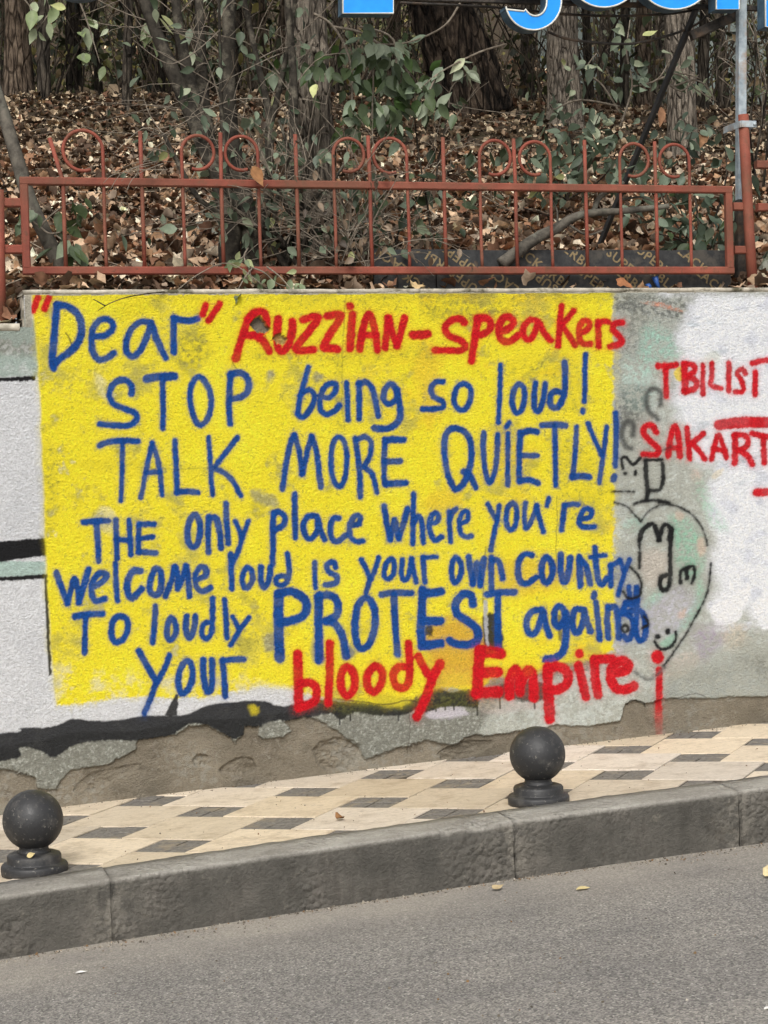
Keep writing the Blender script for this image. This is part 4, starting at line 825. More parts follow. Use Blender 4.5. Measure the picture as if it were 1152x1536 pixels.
# ------------------------------------------------------------------ formwork boards behind the lower rail
m_board = speck('dark_film_board', S(40,41,42), S(60,60,60), 40, .6, .001, .35, S(74,70,64), 5)
m_print = speck('tan_print', S(124,108,80), S(150,132,100), 60, .8, .0005, .2)
def board(label, x0, x1, ytop, ybot, Y, words, flip):
    a, c = at(x0, ytop, Y), at(x1, ytop, Y); zb_ = at((x0+x1)/2, ybot, Y).z
    t = thing('formwork_board', label, 'board', (a.x, Y, zb_), 'dark printed boards behind the fence')
    b_ = MB(); n = 40; V = []
    for i in range(n+1):
        x = a.x+(c.x-a.x)*i/n; z = a.z+.006*mnoise.noise(Vector((x*3, 1, ytop)))+.003*mnoise.noise(Vector((x*17, 1, 5)))
        V += [(x, Y, zb_), (x, Y, z), (x, Y+.018, z), (x, Y+.018, zb_)]
    Fc = [(i*4+j, (i+1)*4+j, (i+1)*4+(j+1) % 4, i*4+(j+1) % 4) for i in range(n) for j in range(4)]+[(3,2,1,0), (n*4, n*4+1, n*4+2, n*4+3)]
    b_.add(V, Fc, 0, None, False); b_.build('panel', m_board, t)
    ztop = a.z-.008
    for px, py, rot_ in words:
        sh = rnd.uniform(-.17, .17); q = at(px, py, Y)+Vector((math.cos(math.radians(rot_))*sh, 0, math.sin(math.radians(rot_))*sh))
        fc = bpy.data.curves.new('print', 'FONT'); fc.body = 'SUPERBLACK'; fc.size = .062; fc.space_character = 1.12; fc.offset = .0012; fc.resolution_u = 2; fc.align_x = 'CENTER'; fc.align_y = 'CENTER'
        tmp = bpy.data.objects.new('print', fc); COL.objects.link(tmp)
        me = bpy.data.meshes.new_from_object(tmp.evaluated_get(bpy.context.evaluated_depsgraph_get()))
        bmm = bmesh.new(); bmm.from_mesh(me)
        R = Matrix.Rotation(math.radians(rot_), 4, 'Z'); bmm.transform(R)
        bmm.transform(Matrix(((1,0,0,q.x), (0,0,-1,Y-.0012), (0,1,0,q.z), (0,0,0,1))))
        for co, no in (((0,0,ztop), (0,0,1)), ((0,0,zb_+.003), (0,0,-1)), ((a.x+.004,0,0), (-1,0,0)), ((c.x-.004,0,0), (1,0,0))):
            g = bmm.verts[:]+bmm.edges[:]+bmm.faces[:]
            bmesh.ops.bisect_plane(bmm, geom=g, plane_co=co, plane_no=no, clear_outer=True)
        bmm.verts.index_update()
        pm = MB(); pm.add([v_.co for v_ in bmm.verts], [[v_.index for v_ in f_.verts] for f_ in bmm.faces], 0, None, False)
        bmm.free(); bpy.data.objects.remove(tmp); bpy.data.curves.remove(fc); bpy.data.meshes.remove(me)
        if pm.v: pm.build('printed_word', m_print, t)
board('dark printed board standing upright along the fence foot, its print upside down at the left', 560, 1092, 374, 446, .235, [(600,400,143),(655,392,143),(700,396,143),(800,392,-38),(880,398,-38),(930,392,-38),(985,396,-38),(1040,392,-38)], False)
board('low dark printed strip below the bottom rail', 655, 1096, 408, 446, .205, [(700,424,143),(760,424,143),(820,424,143),(850,430,-38),(900,430,-38),(950,425,-38),(1000,425,-38),(1075,430,-38)], False)
board('short dark piece of board left of the cracked strip', 597, 653, 409, 446, .207, [(625,425,143)], False)
# ------------------------------------------------------------------ trees
bk_cy = bark_mat('fibrous_grey_bark', S(92,85,77), S(144,134,122), S(178,167,153), 34, .06, .4)
bk_sh = speck('dark_shrub_bark', S(34,31,27), S(70,65,57), 24, .85, .008, .2, S(104,98,86), 9)
bk_br = bark_mat('brown_bark', S(62,53,46), S(112,98,85), S(148,132,116), 26, .03)
bk_dk = bark_mat('dark_bark', S(36,33,30), S(72,66,59), S(104,96,86), 22, .03)
bk_cr = bark_mat('cracked_dark_bark', S(22,19,17), S(62,53,46), S(104,91,79), 15, .06)
bk_st = speck('smooth_grey_bark', S(58,55,50), S(110,104,94), 20, .85, .006, .2, S(104,102,92), 8)
m_twig = speck('pale_twig', S(98,88,76), S(148,138,124), 40, .85, .002, .2)
# one crown of leaf clumps, shared by the trees whose tops rise out of the picture
def crown_mesh():
    N = 2600; c = nr.normal(0, 1, (60, 3))*np.array([1.0, 1.0, .8]); ii = nr.integers(0, 60, N)
    pos = c[ii]+nr.normal(0, .22, (N, 3)); pos[:, 2] += 2.2
    return leaf_cloud('crown', OVA, pos, rdir(N, -.5), rdir(N, .8), nr.uniform(.10, .2, N), cols([(78,92,58),(104,112,66),(130,124,70),(60,76,48)], [3,3,1,3], N), m_leaf)
crown0 = crown_mesh(); crown_me = crown0.data; bpy.data.objects.remove(crown0)
def tree(name, label, pts, rpx, mat, n=18, rough=.1, freq=5, vf=2.0, group=None, crown=True, top=7.0, sm=8, base=True):
    P = [at(*p) for p in pts]
    if base:
        h0 = hit(pts[0][0], pts[0][1]); Y0 = pts[0][2]
        P[0].z = zh(P[0].x, P[0].y)-.08
    R = [r*depth(p)/F for r, p in zip(rpx, P)]
    d = (P[-1]-P[-2]).normalized()
    if crown and P[-1].z < top:
        d = (d+Vector((0, 0, .6))).normalized(); k = (top-P[-1].z)/max(.2, d.z); P.append(P[-1]+d*k); R.append(R[-1]*.6)
    S_ = smooth(P, sm); RR = np.interp(np.linspace(0, len(P)-1, len(S_)), range(len(P)), R)
    # flare at the foot
    t = thing(name, label, 'tree', P[0], group)
    L = 0; rr = []; 
    for i, p in enumerate(S_):
        if i: L += np.linalg.norm(S_[i]-S_[i-1])
        rr.append(RR[i]*(1+.35*math.exp(-L/max(.02, RR[0]*1.6))))
    # resample densely
    SS = []; R2 = []; step = max(.03, min(.12, R[0]*.35))
    for i in range(len(S_)-1):
        q = max(1, int(np.linalg.norm(S_[i+1]-S_[i])/step))
        for j in range(q): SS.append(S_[i]+(S_[i+1]-S_[i])*j/q); R2.append(rr[i]+(rr[i+1]-rr[i])*j/q)
    SS.append(S_[-1]); R2.append(rr[-1])
    b_ = MB(); b_.tube(SS, R2, n, 0, None, rough, freq, vf, rnd.uniform(0, 99)); b_.build('trunk', mat, t)
    if crown:
        o = bpy.data.objects.new('crown', crown_me); COL.objects.link(o); o.parent = t
        tp = Vector(SS[-1]); o.location = tp-P[0]-Vector((0, 0, 1.4)); o.rotation_euler = (0, 0, rnd.uniform(0, 6)); s = rnd.uniform(.8, 1.25); o.scale = (s, s, s)
        for k in range(3):
            a = rnd.uniform(0, 6.28); st_ = SS[int(len(SS)*rnd.uniform(.86, .97))]
            lb = MB(); lb.tube([st_, Vector(st_)+Vector((math.cos(a)*.4, math.sin(a)*.4, .5)), tp+Vector((math.cos(a)*.9, math.sin(a)*.9, .7))], [R2[-1]*.6, R2[-1]*.4, .01], 6); lb.build('limb', mat, t)
    return t
tree('cypress_tree', 'broad grey cypress trunk with fibrous bark behind the middle of the fence', [(476,402,.95),(474,330,.95),(468,200,.97),(461,80,1.0),(457,-20,1.0)], [36,31,31,32,31], bk_cy, 72, .26, 18, .8, sm=8)
tree('leaning_tree', 'thick dark trunk with deep cracked bark leaning left below the sign', [(716,152,6.9),(690,90,6.9),(664,20,6.9),(648,-40,6.9)], [48,46,44,42], bk_cr, 56, .32, 6, 1.2)
tree('pine_tree', 'straight brown trunk at the upper left corner', [(27,128,7.5),(26,70,7.5),(25,-20,7.5)], [22,20,19], bk_br, 28, .14, 6, 1.5)
tree('pine_tree', 'grey brown trunk behind the right end of the letter g', [(846,160,6.2),(844,80,6.2),(842,-20,6.2)], [25,24,23], bk_cy, 28, .12, 6, 1.5)
tree('pine_tree', 'grey trunk right of the diagonal strut', [(1024,222,4.3),(1021,110,4.3),(1017,-20,4.3)], [23,22,21], bk_cy, 28, .12, 6, 1.5)
tree('slim_tree', 'thin dark trunk beside the brown trunk at upper left', [(66,138,7.0),(65,70,7.0),(66,-20,7.0)], [11,10,9], bk_dk, 14, .1)
tree('slim_tree', 'thin dark trunk left of the many stemmed shrub', [(189,152,6.6),(191,80,6.6),(193,-20,6.6)], [8,7.5,7], bk_dk, 12, .1)
tree('slim_tree', 'slender grey trunk leaning right behind the fence at the left end', [(106,440,.42),(84,385,.42),(48,310,.42),(26,240,.42),(8,180,.45),(-18,100,.5)], [12,11.5,11,10.5,10,9], bk_st, 16, .06, crown=False)
fars = [(240,118,9),(352,110,10),(398,118,9.5),(590,120,10),(790,112,10.5),(884,126,9),(935,130,8),(962,134,8.5),(1052,140,7.6),(110,108,10),(148,112,9.4),(425,112,10),(720,105,12),(905,112,12),(12,105,12),(225,104,12.5),(380,100,12.5),(500,104,12),(985,120,11.5),(1085,140,10)]
for x, y, Y in fars:
    w = rnd.uniform(5, 15); lean = rnd.uniform(-14, 14)
    tree('background_tree', 'dark trunk standing in the dim wood behind the fence', [(x, y, Y), (x+lean*.4, y-60, Y), (x+lean, -30, Y)], [w, w*.9, w*.8], rnd.choice([bk_dk, bk_dk, bk_br]), 12, .1, group='dim trunks in the wood', crown=False)
# ---- shrubs and sprays
def leaves_on(paths, n, size, pal, w, droop=.9, spread=.05, parent=None, name='foliage'):
    pos = []
    for k in range(n):
        P = paths[rnd.randrange(len(paths))]; m = len(P); t = rnd.random()**.8*(m-1); i = min(int(t), m-2)
        p = P[i]+(P[i+1]-P[i])*(t-i); pos.append(np.array(p)+nr.normal(0, spread, 3)*np.array([1, 1, .6]))
    ax = rdir(n)*.7; ax[:, 2] -= droop; nm = rdir(n)*.6; nm[:, 1] -= .9; nm[:, 2] += .4
    return leaf_cloud(name, OVA, np.array(pos), ax, nm, nr.uniform(size*.65, size*1.25, n), cols(pal, w, n, .22), m_leaf, parent)
GREY = [(88,100,82),(120,132,110),(66,78,58),(150,158,130),(172,176,120)]; GW = [4,3,3,1.5,.5]
DKG = [(58,70,46),(84,94,68),(44,56,36),(120,130,104)]; DW = [4,3,3,1.5]
def plant(name, label, cat, stems, r, nleaf, size, pal, w, mat=None, droop=.9, spread=.05, group=None, twigs=0, rpx=True):
    """stems: lists of (px, py, Y); first point of the first stem is the foot"""
    Ps = [[Vector(q) for q in smooth([at(*p) for p in st], 5)] for st in stems]
    t = thing(name, label, cat, Ps[0][0], group)
    for i, P in enumerate(Ps):
        rr = r[i] if hasattr(r, '__len__') else r
        r0 = rr*depth(P[0])/F
        b_ = MB(); b_.tube(P, [r0, r0*.8, r0*.45], 7 if rr < 6 else 12, 0, None, .12 if rr > 4 else .05, 4, 6, rnd.uniform(0, 50))
        if i < 100: b_.build('stem', mat or bk_st, t)
    tw = []
    if twigs:
        b_ = MB()
        for k in range(twigs):
            P = Ps[rnd.randrange(len(Ps))]; q = P[rnd.randrange(len(P)//3, len(P))]
            d = Vector((rnd.uniform(-1, 1), rnd.uniform(-.4, .4), rnd.uniform(-.3, 1))).normalized(); L = rnd.uniform(.12, .5)
            pts = [q, q+d*L*.4+Vector((0, 0, rnd.uniform(-.03, .05))), q+d*L+Vector((rnd.uniform(-.08, .08), 0, rnd.uniform(-.12, .05)))]
            pts = [Vector(z_) for z_ in smooth(pts, 4)]; b_.tube(pts, [.0035, .0015], 4, 0, None, cap=False); tw.append(pts)
            for j in range(2):
                q2 = pts[rnd.randrange(2, len(pts))]; d2 = (d+Vector((rnd.uniform(-1, 1), 0, rnd.uniform(-1, 1)))).normalized(); pp_ = [q2, q2+d2*L*.25, q2+d2*L*.45+Vector((0, 0, -.02))]; b_.tube(pp_, [.002, .001], 3, 0, None, cap=False); tw.append(pp_)
        b_.build('twigs', m_twig, t)
    if nleaf: leaves_on((tw if tw else [])+[P[len(P)//3:] for P in Ps], nleaf, size, pal, w, droop, spread, t)
    return t
plant('multi_stem_shrub', 'many stemmed dark shrub with sparse pale leaves left of the cypress trunk', 'shrub',
      [[(375,425,.5),(378,360,.5),(360,280,.52),(345,200,.55),(342,100,.6),(345,-30,.65)], [(350,425,.48),(344,380,.48),(345,330,.5),(325,260,.55),(300,200,.6),(265,120,.7),(235,50,.75),(205,-30,.8)], [(352,320,.5),(330,250,.6),(300,180,.7),(285,120,.75),(268,40,.8),(262,-30,.8)], [(318,240,.62),(305,150,.8),(300,60,.85),(298,-30,.9)], [(372,420,.5),(386,370,.5),(400,300,.5),(404,180,.5),(385,90,.5),(362,-20,.5)], [(402,200,.5),(415,150,.5),(428,90,.5),(440,20,.5),(446,-30,.5)], [(425,420,.45),(430,380,.45),(448,330,.45),(440,270,.45),(441,150,.45),(436,60,.45),(430,-20,.45)], [(420,360,.47),(390,340,.46),(350,330,.45),(300,300,.42),(262,235,.42),(245,200,.42)], [(428,375,.47),(412,330,.47),(420,280,.47),(432,230,.48),(418,180,.5)], [(345,300,.42),(333,180,.42),(330,80,.42),(328,-30,.42)], [(432,405,.4),(405,365,.4),(388,340,.38),(370,325,.36)], [(436,392,.4),(462,356,.38),(500,346,.34),(560,352,.3)], [(420,372,.42),(445,345,.4),(470,300,.36),(500,270,.33),(520,240,.3)], [(400,330,.42),(408,300,.4),(402,255,.38),(398,200,.36)]],
      [19,18,14,12,8,5.5,10,6,4.5,4,5,4,4,4], 240, .066, GREY, GW, bk_sh, .7, .08, None, 90)
plant('leafy_branch', 'green leafy spray hanging between the cypress trunk and the letter', 'branch',
      [[(470,20,.5),(500,40,.5),(525,90,.5),(528,150,.5),(520,205,.5)], [(500,40,.5),(550,55,.5),(560,110,.52),(556,190,.52)], [(540,40,.52),(590,60,.55),(592,130,.55),(585,200,.55)], [(560,60,.5),(600,90,.5),(622,140,.5),(615,180,.5)], [(470,60,.6),(455,90,.6),(440,110,.6)]], 2.2, 210, .085, [(88,102,74),(118,132,108),(66,80,48),(142,152,128),(62,84,40)], [4,3,3,1.5,2], m_twig, 1.2, .07)
plant('leafy_branch', 'thin arching branch with pale leaves in front of the leaning trunk', 'branch',
      [[(690,5,.45),(665,40,.45),(610,64,.45),(560,66,.45)], [(760,66,.45),(725,76,.45),(690,92,.45),(655,112,.45),(632,132,.45)], [(655,112,.45),(640,150,.45),(655,165,.45)], [(690,92,.45),(700,110,.45)]], 1.8, 26, .085, [(150,160,136),(120,134,112),(178,182,150)], [3,3,1], m_twig, 1.1, .02)
plant('climbing_plant', 'climber with round grey leaves beside the diagonal strut', 'plant',
      [[(930,190,.9),(948,130,.9),(940,80,.9),(945,30,.9)], [(948,130,.9),(985,120,.9),(1005,90,.9)], [(930,170,.9),(905,130,.9),(880,105,.9),(895,80,.9)], [(930,160,.9),(870,150,.9),(830,165,.9)], [(985,120,.9),(1020,110,.9),(1050,118,.9)]], 1.8, 85, .075, GREY, [4,4,2,2,.8], m_twig, .9, .06)
plant('low_bush', 'low grey green bush behind the scroll bars right of centre', 'bush',
      [[(850,300,1.6),(840,260,1.6),(825,220,1.6)], [(850,300,1.6),(870,250,1.6),(890,205,1.6)], [(850,300,1.6),(860,240,1.6),(850,180,1.7)], [(850,300,1.6),(810,270,1.6),(790,235,1.6)], [(850,300,1.6),(900,270,1.6),(930,230,1.6)], [(850,300,1.6),(880,220,1.8),(900,170,1.8)]], 1.6, 210, .085, GREY, [5,3,4,.6,.2], bk_dk, .6, .12)
plant('low_bush', 'leafy dark bush between the scroll bars and the grey pole', 'bush',
      [[(1050,380,.6),(1045,310,.6),(1030,240,.65),(1040,190,.7)], [(1050,380,.6),(1075,320,.6),(1090,260,.65),(1085,200,.7)], [(1050,380,.6),(1010,330,.6),(990,280,.6),(1000,240,.65)], [(1050,380,.6),(1020,360,.5),(985,350,.5)], [(1050,380,.6),(1080,360,.5),(1090,330,.5)], [(1050,380,.6),(1060,350,.5),(1040,320,.5)]], 1.8, 190, .085, [(84,98,82),(112,126,106),(62,74,56),(134,146,124),(70,86,52)], [5,3,4,1,1], bk_dk, .7, .10)
plant('low_bush', 'small green bush under the top rail right of the cypress trunk', 'bush',
      [[(590,395,.5),(585,350,.5),(560,300,.5),(545,260,.5)], [(590,395,.5),(600,340,.5),(625,300,.5),(640,270,.5)], [(590,395,.5),(560,360,.5),(520,345,.45),(490,350,.42)], [(590,395,.5),(620,370,.5),(650,350,.5)], [(660,300,.6),(655,260,.6),(668,190,.6),(676,150,.6)], [(650,380,.6),(640,300,.6),(628,230,.6),(620,160,.6)]], 1.8, 120, .075, DKG, [4,3,3,2], bk_dk, .8, .08, None, 26)
plant('ivy_sprig', 'sprig of green leaves on the slender leaning trunk', 'plant', [[(60,340,.36),(80,320,.34),(105,305,.32),(130,310,.3)], [(60,340,.36),(75,350,.34),(100,345,.3),(120,330,.3)], [(60,340,.36),(48,330,.36),(45,312,.36)], [(80,350,.34),(100,365,.3),(108,378,.3)]], 1.5, 30, .085, [(96,110,84),(130,142,116),(70,84,50)], [3,3,2], m_twig, 1.0, .03)
plant('ivy_sprig', 'trailing sprig of small leaves hanging over the wall edge', 'plant', [[(372,372,.3),(366,385,.2),(372,400,.13),(380,425,.1)], [(366,385,.2),(355,392,.12),(350,400,.1)], [(372,400,.13),(395,408,.1),(415,425,.1),(440,432,.1)], [(380,400,.13),(365,420,.08),(352,445,-.02)], [(400,400,.1),(420,415,.08),(438,436,.02)]], 1.4, 34, .055, [(132,146,112),(108,122,90),(164,172,126)], [3,3,1], m_twig, .6, .03)
plant('leafy_branch', 'few pale leaves hanging at the top left corner', 'branch', [[(20,-20,1.2),(45,10,1.2),(60,40,1.2)], [(60,-20,1.2),(75,15,1.2),(50,50,1.2)], [(110,-20,1.4),(130,30,1.4),(150,95,1.4)], [(240,-20,1.0),(225,30,1.0),(222,55,1.0)]], 1.5, 26, .095, [(150,160,128),(120,134,92),(168,172,124)], [3,3,1], m_twig, 1.2, .04)
plant('dry_bush', 'tangle of dry brown twigs hanging at the foot of the cypress trunk', 'bush', [[(520,410,.3),(530,370,.3),(525,330,.28),(505,285,.28)], [(520,410,.3),(505,380,.26),(510,350,.26)], [(520,410,.3),(548,370,.28),(560,330,.28)], [(515,330,.26),(520,360,.22),(512,395,.2)], [(540,340,.26),(545,380,.22),(555,410,.2)]], 2.0, 150, .045, [(96,80,64),(126,108,88),(70,58,46)], [3,3,3], bk_dk, 1.3, .06, None, 40)
plant('bare_shrub', 'bare thin stems standing right of the grey pole', 'shrub', [[(1140,300,.9),(1125,200,.9),(1135,80,.9),(1120,-20,.9)], [(1145,280,1),(1150,180,1),(1110,90,1)], [(1130,260,.9),(1150,140,.9),(1165,40,.9)], [(1085,160,1.2),(1075,100,1.2),(1090,40,1.2)]], 2.2, 16, .075, [(110,96,70),(140,120,90),(96,110,76)], [2,2,1], bk_dk, 1.0, .04, None, 24)
plant('tangled_shrub', 'low tangle of dark twigs and small leaves at the foot of the many stemmed shrub', 'shrub', [[(455,420,.36),(450,380,.34),(468,345,.32),(500,325,.3)], [(455,420,.36),(430,370,.33),(405,345,.3),(380,340,.28)], [(455,420,.36),(475,390,.33),(520,375,.3),(560,378,.28)], [(455,420,.36),(460,350,.34),(452,290,.33),(462,240,.33)], [(455,420,.36),(440,340,.34),(420,290,.33),(405,260,.33)]], 4.0, 90, .055, GREY, GW, bk_dk, .8, .06, None, 60)
# dead branch lying on the boards
P1 = [Vector(p) for p in smooth([at(752,396,.19), at(800,360,.2), at(832,344,.2), at(872,322,.2), at(940,316,.18), at(1003,309,.16)], 6)]; P2 = [Vector(p) for p in smooth([at(890,320,.2), at(897,300,.2), at(912,287,.2), at(935,274,.22)], 5)]
t = thing('dead_branch', 'forked dead branch lying across the bars above the boards', 'branch', P1[0]); b_ = MB(); b_.tube(P1, [.032, .026, .018, .012], 12, 0, None, .18, 4, 14, 3); b_.tube(P2, [.014, .010], 9, 0, None, .15, 4, 14, 5); b_.build('limb', bk_st, t)
b_ = MB()
for pts in ([(835,345,.2),(836,318,.2),(828,300,.2)], [(850,335,.2),(880,352,.18),(905,345,.18)], [(930,300,.2),(960,296,.18),(990,305,.15)]): b_.tube([Vector(p) for p in smooth([at(*q) for q in pts], 4)], [.006, .003], 6)
b_.build('twig', bk_st, t)
# black twig hanging over the yellow field
def loose_twig(name, label, paths, r=.003, mat=None):
    b_ = MB()
    for pts in paths: b_.tube([Vector(p) for p in smooth([at(*q) for q in pts], 4)], [r, r*.5], 5)
    tag(b_.build(name, mat or bk_dk), label, 'twig')
loose_twig('dry_twig', 'thin dark twig hanging over the yellow paint beside the first word', [[(265,436,.02),(225,440,-.05),(190,446,-.06),(165,455,-.06),(147,466,-.05)], [(158,459,-.06),(146,452,-.06),(140,449,-.05)]])
loose_twig('dry_twig', 'pale curved twig looped over the diagonal strut', [[(1000,125,.6),(1010,110,.6),(1030,120,.6),(1045,135,.6),(1075,152,.6)], [(1010,130,.6),(1040,120,.6),(1060,130,.6),(1072,150,.6)], [(1005,128,.6),(1020,136,.6),(1035,128,.6),(1048,112,.6)]], .006, m_twig)
loose_twig('dry_twig', 'fan of pale dry stalks over the top rail at left', [[(250,255,.1),(210,255,.06),(170,262,.05),(155,275,.04)], [(245,245,.1),(205,262,.06),(190,285,.05)], [(225,248,.1),(185,258,.06),(165,285,.05)], [(235,242,.1),(200,252,.06),(182,272,.05)]], .0022, m_twig)
loose_twig('dry_twig', 'long thin bare twig arching in front of the shrub', [[(400,148,.35),(350,150,.35),(300,170,.35),(240,205,.35)]], .0032, m_twig)
# ---- undergrowth: thin brush and leaf masses filling the wood behind
b_ = MB(); tips = []
for k in range(540):
    px = rnd.uniform(-330, 1420); Y = rnd.choice([rnd.uniform(7.6, 10), rnd.uniform(8.5, 14)])
    d = ray(px, 100); x = CAMP[0]+d[0]*(Y-CAMP[1])/d[1]; g = Vector((x, Y, zh(x, Y)-.02)); hgt = rnd.uniform(.5, 2.4)
    d0 = Vector((rnd.uniform(-.5, .5), rnd.uniform(-.2, .2), 1)).normalized()
    pts = [g, g+d0*hgt*.5+Vector((rnd.uniform(-.08, .08), 0, 0)), g+d0*hgt+Vector((rnd.uniform(-.35, .35), 0, rnd.uniform(-.3, .05)))]
    pts = smooth(pts, 4); r0 = rnd.uniform(.004, .014); c = rnd.choice([S(66,58,50), S(48,42,36), S(104,94,82), S(84,74,62)])
    b_.tube(pts, [r0, r0*.4], 5, 0, c, cap=False); tips.append(pts)
    for j in range(3):
        i = rnd.randrange(3, len(pts)); q = Vector(pts[i]); d2 = (d0+Vector((rnd.uniform(-1.2, 1.2), 0, rnd.uniform(-.4, .4)))).normalized(); b_.tube([q, q+d2*hgt*.18, q+d2*hgt*.35+Vector((0, 0, -.05))], [r0*.4, .002], 4, 0, c, cap=False)
m_brush = tint_mat('brush_bark', .9, .15, .3, 30)
kind(b_.build('thicket_stems', m_brush), 'stuff')
N = 20500; Y = nr.uniform(8.2, 18, N); px = nr.uniform(-330, 1420, N)
den_ = fbm(px/120, Y*.5, 3, 61); kp = (den_ > -.12) & ~((px < 500) & (nr.random(N) < .45) & (Y < 10)); px, Y = px[kp], Y[kp]; N = len(px)
dx = np.array([ray(a, 60) for a in px]); xx = CAMP[0]+dx[:, 0]*(Y-CAMP[1])/dx[:, 1]
hh = np.abs(nr.normal(0, 1, N))*.9+.05+np.clip(Y-11, 0, 9)*.15*nr.random(N)
pos = np.stack([xx, Y, np.array([zh(a, c) for a, c in zip(xx, Y)])+hh], 1)
kind(leaf_cloud('undergrowth', OVA, pos, rdir(N, -.5), rdir(N, .6), nr.uniform(.06, .13, N), cols([(82,86,54),(108,108,64),(54,58,38),(142,132,76),(124,106,76),(70,76,54)], [3,3,4,1.6,1.5,3], N, .3), m_leaf), 'stuff')
# ------------------------------------------------------------------ building glimpsed at the upper right
m_pl = speck('grey_green_plaster', S(110,120,116), S(134,142,136), 5, .9, .004, .2, S(98,104,98), 2)
A0 = at(1054, 140, 15.0); zb_ = zh(A0.x, 15)-.4
bl = thing('grey_building', 'pale grey green building glimpsed among the trees at the upper right', 'building', (A0.x, 15, zb_))
b_ = MB(); b_.box((A0.x, 15.0, zb_), (A0.x+9, 21, zb_+6.5)); b_.build('wall', m_pl, bl)
b_ = MB()
for zz in (1.7, 3.4, 5.1): b_.box((A0.x-.03, 14.96, zb_+zz), (A0.x+9.03, 14.999, zb_+zz+.09))
b_.build('ledge', m_pl, bl)
b_ = MB(); b_.box((A0.x-.2, 14.75, zb_+6.5), (A0.x+9.2, 21.2, zb_+6.7)); b_.build('roof', m_dark, bl)
# ------------------------------------------------------------------ stones, loose leaves and scraps
m_rock = speck('mossy_limestone', S(118,120,108), S(176,178,166), 16, .95, .012, .2, S(84,92,64), 6)
def rock(label, px, py, rx, ry, s):
    p = hit(px, py); k = depth(p)/F; bm_ = bmesh.new(); bmesh.ops.create_icosphere(bm_, subdivisions=4, radius=1)
    for v_ in bm_.verts:
        n_ = v_.co.normalized(); d_ = 1+.35*mnoise.noise(n_*1.3+Vector((s, 0, 0)))+.12*mnoise.noise(n_*4+Vector((s, 3, 0))); v_.co = n_*d_
        v_.co = Vector((v_.co.x*rx*k, v_.co.y*rx*k*.8, v_.co.z*ry*k))+p
    b_ = MB(); bm_.verts.index_update(); b_.add([v_.co for v_ in bm_.verts], [[v_.index for v_ in f_.verts] for f_ in bm_.faces]); bm_.free()
    tag(b_.build('rock', m_rock), label, 'rock')
rock('mossy pale rock among the dead leaves left of the shrub', 302, 362, 32, 24, 1); rock('flat pale stone just above the bottom rail left of the shrub', 310, 392, 28, 11, 4); rock('grey stone block at the right edge behind the fence', 1150, 420, 14, 34, 7)
def leaf1(name, label, p, size, axis, nrm, c, tpl, cat='leaf'):
    o = leaf_cloud(name, tpl, np.array([p]), np.array([axis], float), np.array([nrm], float), [size], np.array([lin(c)]), m_dead); tag(o, label, cat)
V3 = lambda v_, dz=0.0, dy=0.0: np.array([v_.x, v_.y+dy, v_.z+dz])
leaf1('fallen_leaf', 'large curled brown leaf on the wall top below the boards', V3(at(922, 432, .06), .005), .10, (1,.2,.35), (-.2,-.7,.8), (146,98,66), LOB)
leaf1('fallen_leaf', 'pale tan leaf on the wall top near the cracked board', V3(at(612, 432, .06), .0), .085, (.8,.3,.2), (.1,-.7,.7), (190,164,120), LOB)
leaf1('fallen_leaf', 'orange brown leaf caught on a scroll of the fence', V3(at(378, 250, .09)), .10, (.4,-.1,-.9), (.2,-.9,.3), (150,108,72), OVA)
leaf1('fallen_leaf', 'long dried leaf hanging from the diagonal strut', V3(at(992, 160, .5)), .10, (-.1,0,-1), (.3,-1,.1), (150,112,84), OVA)
leaf1('fallen_leaf', 'dried brown leaf hanging right of the diagonal strut', V3(at(1050, 195, .6)), .085, (.1,0,-1), (.2,-1,.2), (160,122,90), LOB)
leaf1('fallen_leaf', 'small brown leaf by the kerb below the right bollard', V3(hitr(738, 1337), .006), .05, (1,.3,.1), (0,-.3,1), (168,150,116), OVA)
leaf1('fallen_leaf', 'yellow leaf lying flat on the road', V3(hitr(864, 1337), .005), .055, (1,.1,.05), (0,-.2,1), (186,170,124), OVA)
leaf1('fallen_leaf', 'pale curled leaf on the road at the right edge', V3(hitr(1142, 1320), .008), .06, (.9,.3,.2), (.2,-.5,1), (196,180,140), LOB)
leaf1('fallen_leaf', 'small pale leaf on the base of the left bollard', np.array([pa_.x-.03, pa_.y-.075, pa_.z+.068]), .032, (.8,-.3,.3), (.1,-.8,.6), (176,160,116), OVA)
leaf1('fallen_leaf', 'dry leaf with a long stalk on the pavement tiles', V3(hitp(500, 1232), .008), .05, (1,.4,.1), (0,-.4,1), (132,96,62), LOB)
leaf1('paper_scrap', 'small white scrap of paper on the road', V3(hitr(113, 1462), .004), .04, (1,.2,.02), (0,-.1,1), (222,220,214), OVA, 'litter')
leaf1('paper_scrap', 'white scrap of paper on the road at the right edge', V3(hitr(1146, 1516), .004), .03, (1,.2,.02), (0,-.1,1), (222,220,214), OVA, 'litter')
b_ = MB(); q = at(985, 424, .17)
b_.tube([q+Vector((.012, 0, -.03)), q+Vector((0, 0, 0)), q+Vector((-.008, 0, .028))], [.006, .010, .017], 12); b_.tube([q+Vector((-.03, .005, -.012)), q+Vector((-.045, .005, -.02))], [.012, .016], 8)
tag(b_.build('plastic_scrap', speck('blue_plastic', S(34,74,140), S(60,100,168), 30, .4, .001, .5)), 'blue plastic scrap against the dark board', 'litter')
loose_twig('dry_twig', 'bare thin twig curving under the letter at upper left', [[(330,45,.4),(290,80,.4),(250,95,.4),(200,60,.4)]], .0032, m_twig)
loose_twig('dry_twig', 'thin bare twig drooping over the wall edge below the shrub', [[(265,436,.08),(300,410,.06),(345,395,.05),(400,432,.0)]], .0030, m_twig)
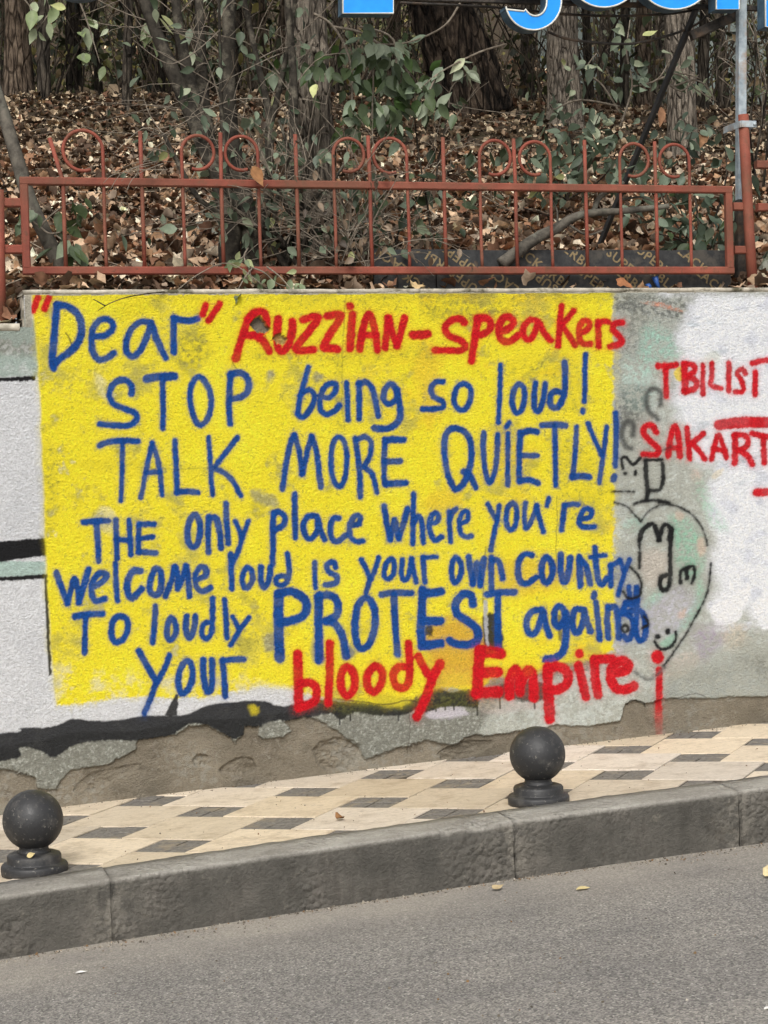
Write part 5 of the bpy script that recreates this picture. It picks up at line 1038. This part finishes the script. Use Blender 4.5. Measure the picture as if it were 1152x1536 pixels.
# grit and dirt gathered in the gutter
N = 2600; x = nr.uniform(-.4, 5.6, N); off = np.abs(nr.normal(0, 1, N))*np.where(fbm(x*2.2, x*0, 3, 71) > -.05, .055, .02)+.004
off = np.where(nr.random(N) < .22, nr.uniform(.0, 1.6, N), off); y = np.array([ykerb(a) for a in x])-off-.006
pos = np.stack([x, y, np.array([zroad(a, c) for a, c in zip(x, y)])+.001], 1)
oc = np.array([(1,0,0),(0,1,0),(-1,0,0),(0,-1,0),(0,0,.7),(0,0,-.7)]); ocf = np.array([(0,1,4),(1,2,4),(2,3,4),(3,0,4),(1,0,5),(2,1,5),(3,2,5),(0,3,5)])
PEB = (np.stack([oc*nr.uniform(.6, 1.2, (6, 1))+nr.normal(0, .12, (6, 3)) for _ in range(6)]), ocf)
grit = leaf_cloud('gutter_grit', PEB, pos, rdir(N), rdir(N), np.clip(np.abs(nr.normal(.0028, .002, N)), .0012, .009), cols([(120,112,100),(150,142,128),(92,84,74),(180,172,158),(132,104,74)], [4,3,3,1,1.5], N, .2), m_dead)
for p_ in grit.data.polygons: p_.use_smooth = False
kind(grit, 'stuff')
N = 900; x = nr.uniform(-.2, 5.0, N); y = -np.abs(nr.normal(0, .03, N))-.018; sel = nr.random(N) < .45; y = np.where(sel, np.array([nr.uniform(ykerb(a, KWB), -.03) for a in x]), y)
pos = np.stack([x, y, np.array([zpav(a, c) for a, c in zip(x, y)])+.002], 1)
g2 = leaf_cloud('pavement_dirt', PEB, pos, rdir(N), rdir(N), np.clip(np.abs(nr.normal(.002, .0018, N)), .001, .007), cols([(120,112,100),(92,84,74),(150,138,120),(110,80,54)], [4,3,2,1.5], N, .2), m_dead); kind(g2, 'stuff')
# fallen sticks among the leaves
b_ = MB()
for k in range(700):
    y = rnd.uniform(.3, 8.5)**1.0; xa = (y+7.7)*math.tan(.055); xb = (y+7.7)*math.tan(.5); x = rnd.uniform(xa, xb); a = rnd.uniform(0, 6.28); L = rnd.uniform(.06, .35)
    q0 = Vector((x, y, zh(x, y)+.03)); q1 = Vector((x+math.cos(a)*L, max(.3, y+math.sin(a)*L), 0)); q1.z = zh(q1.x, q1.y)+rnd.uniform(.02, .09)
    b_.tube([q0, (q0+q1)/2+Vector((0, 0, rnd.uniform(0, .02))), q1], [rnd.uniform(.002, .006), .002], 4, 0, rnd.choice([S(120,108,94), S(84,72,60), S(150,138,122), S(56,48,42)]), cap=False)
kind(b_.build('fallen_sticks', m_brush), 'stuff')
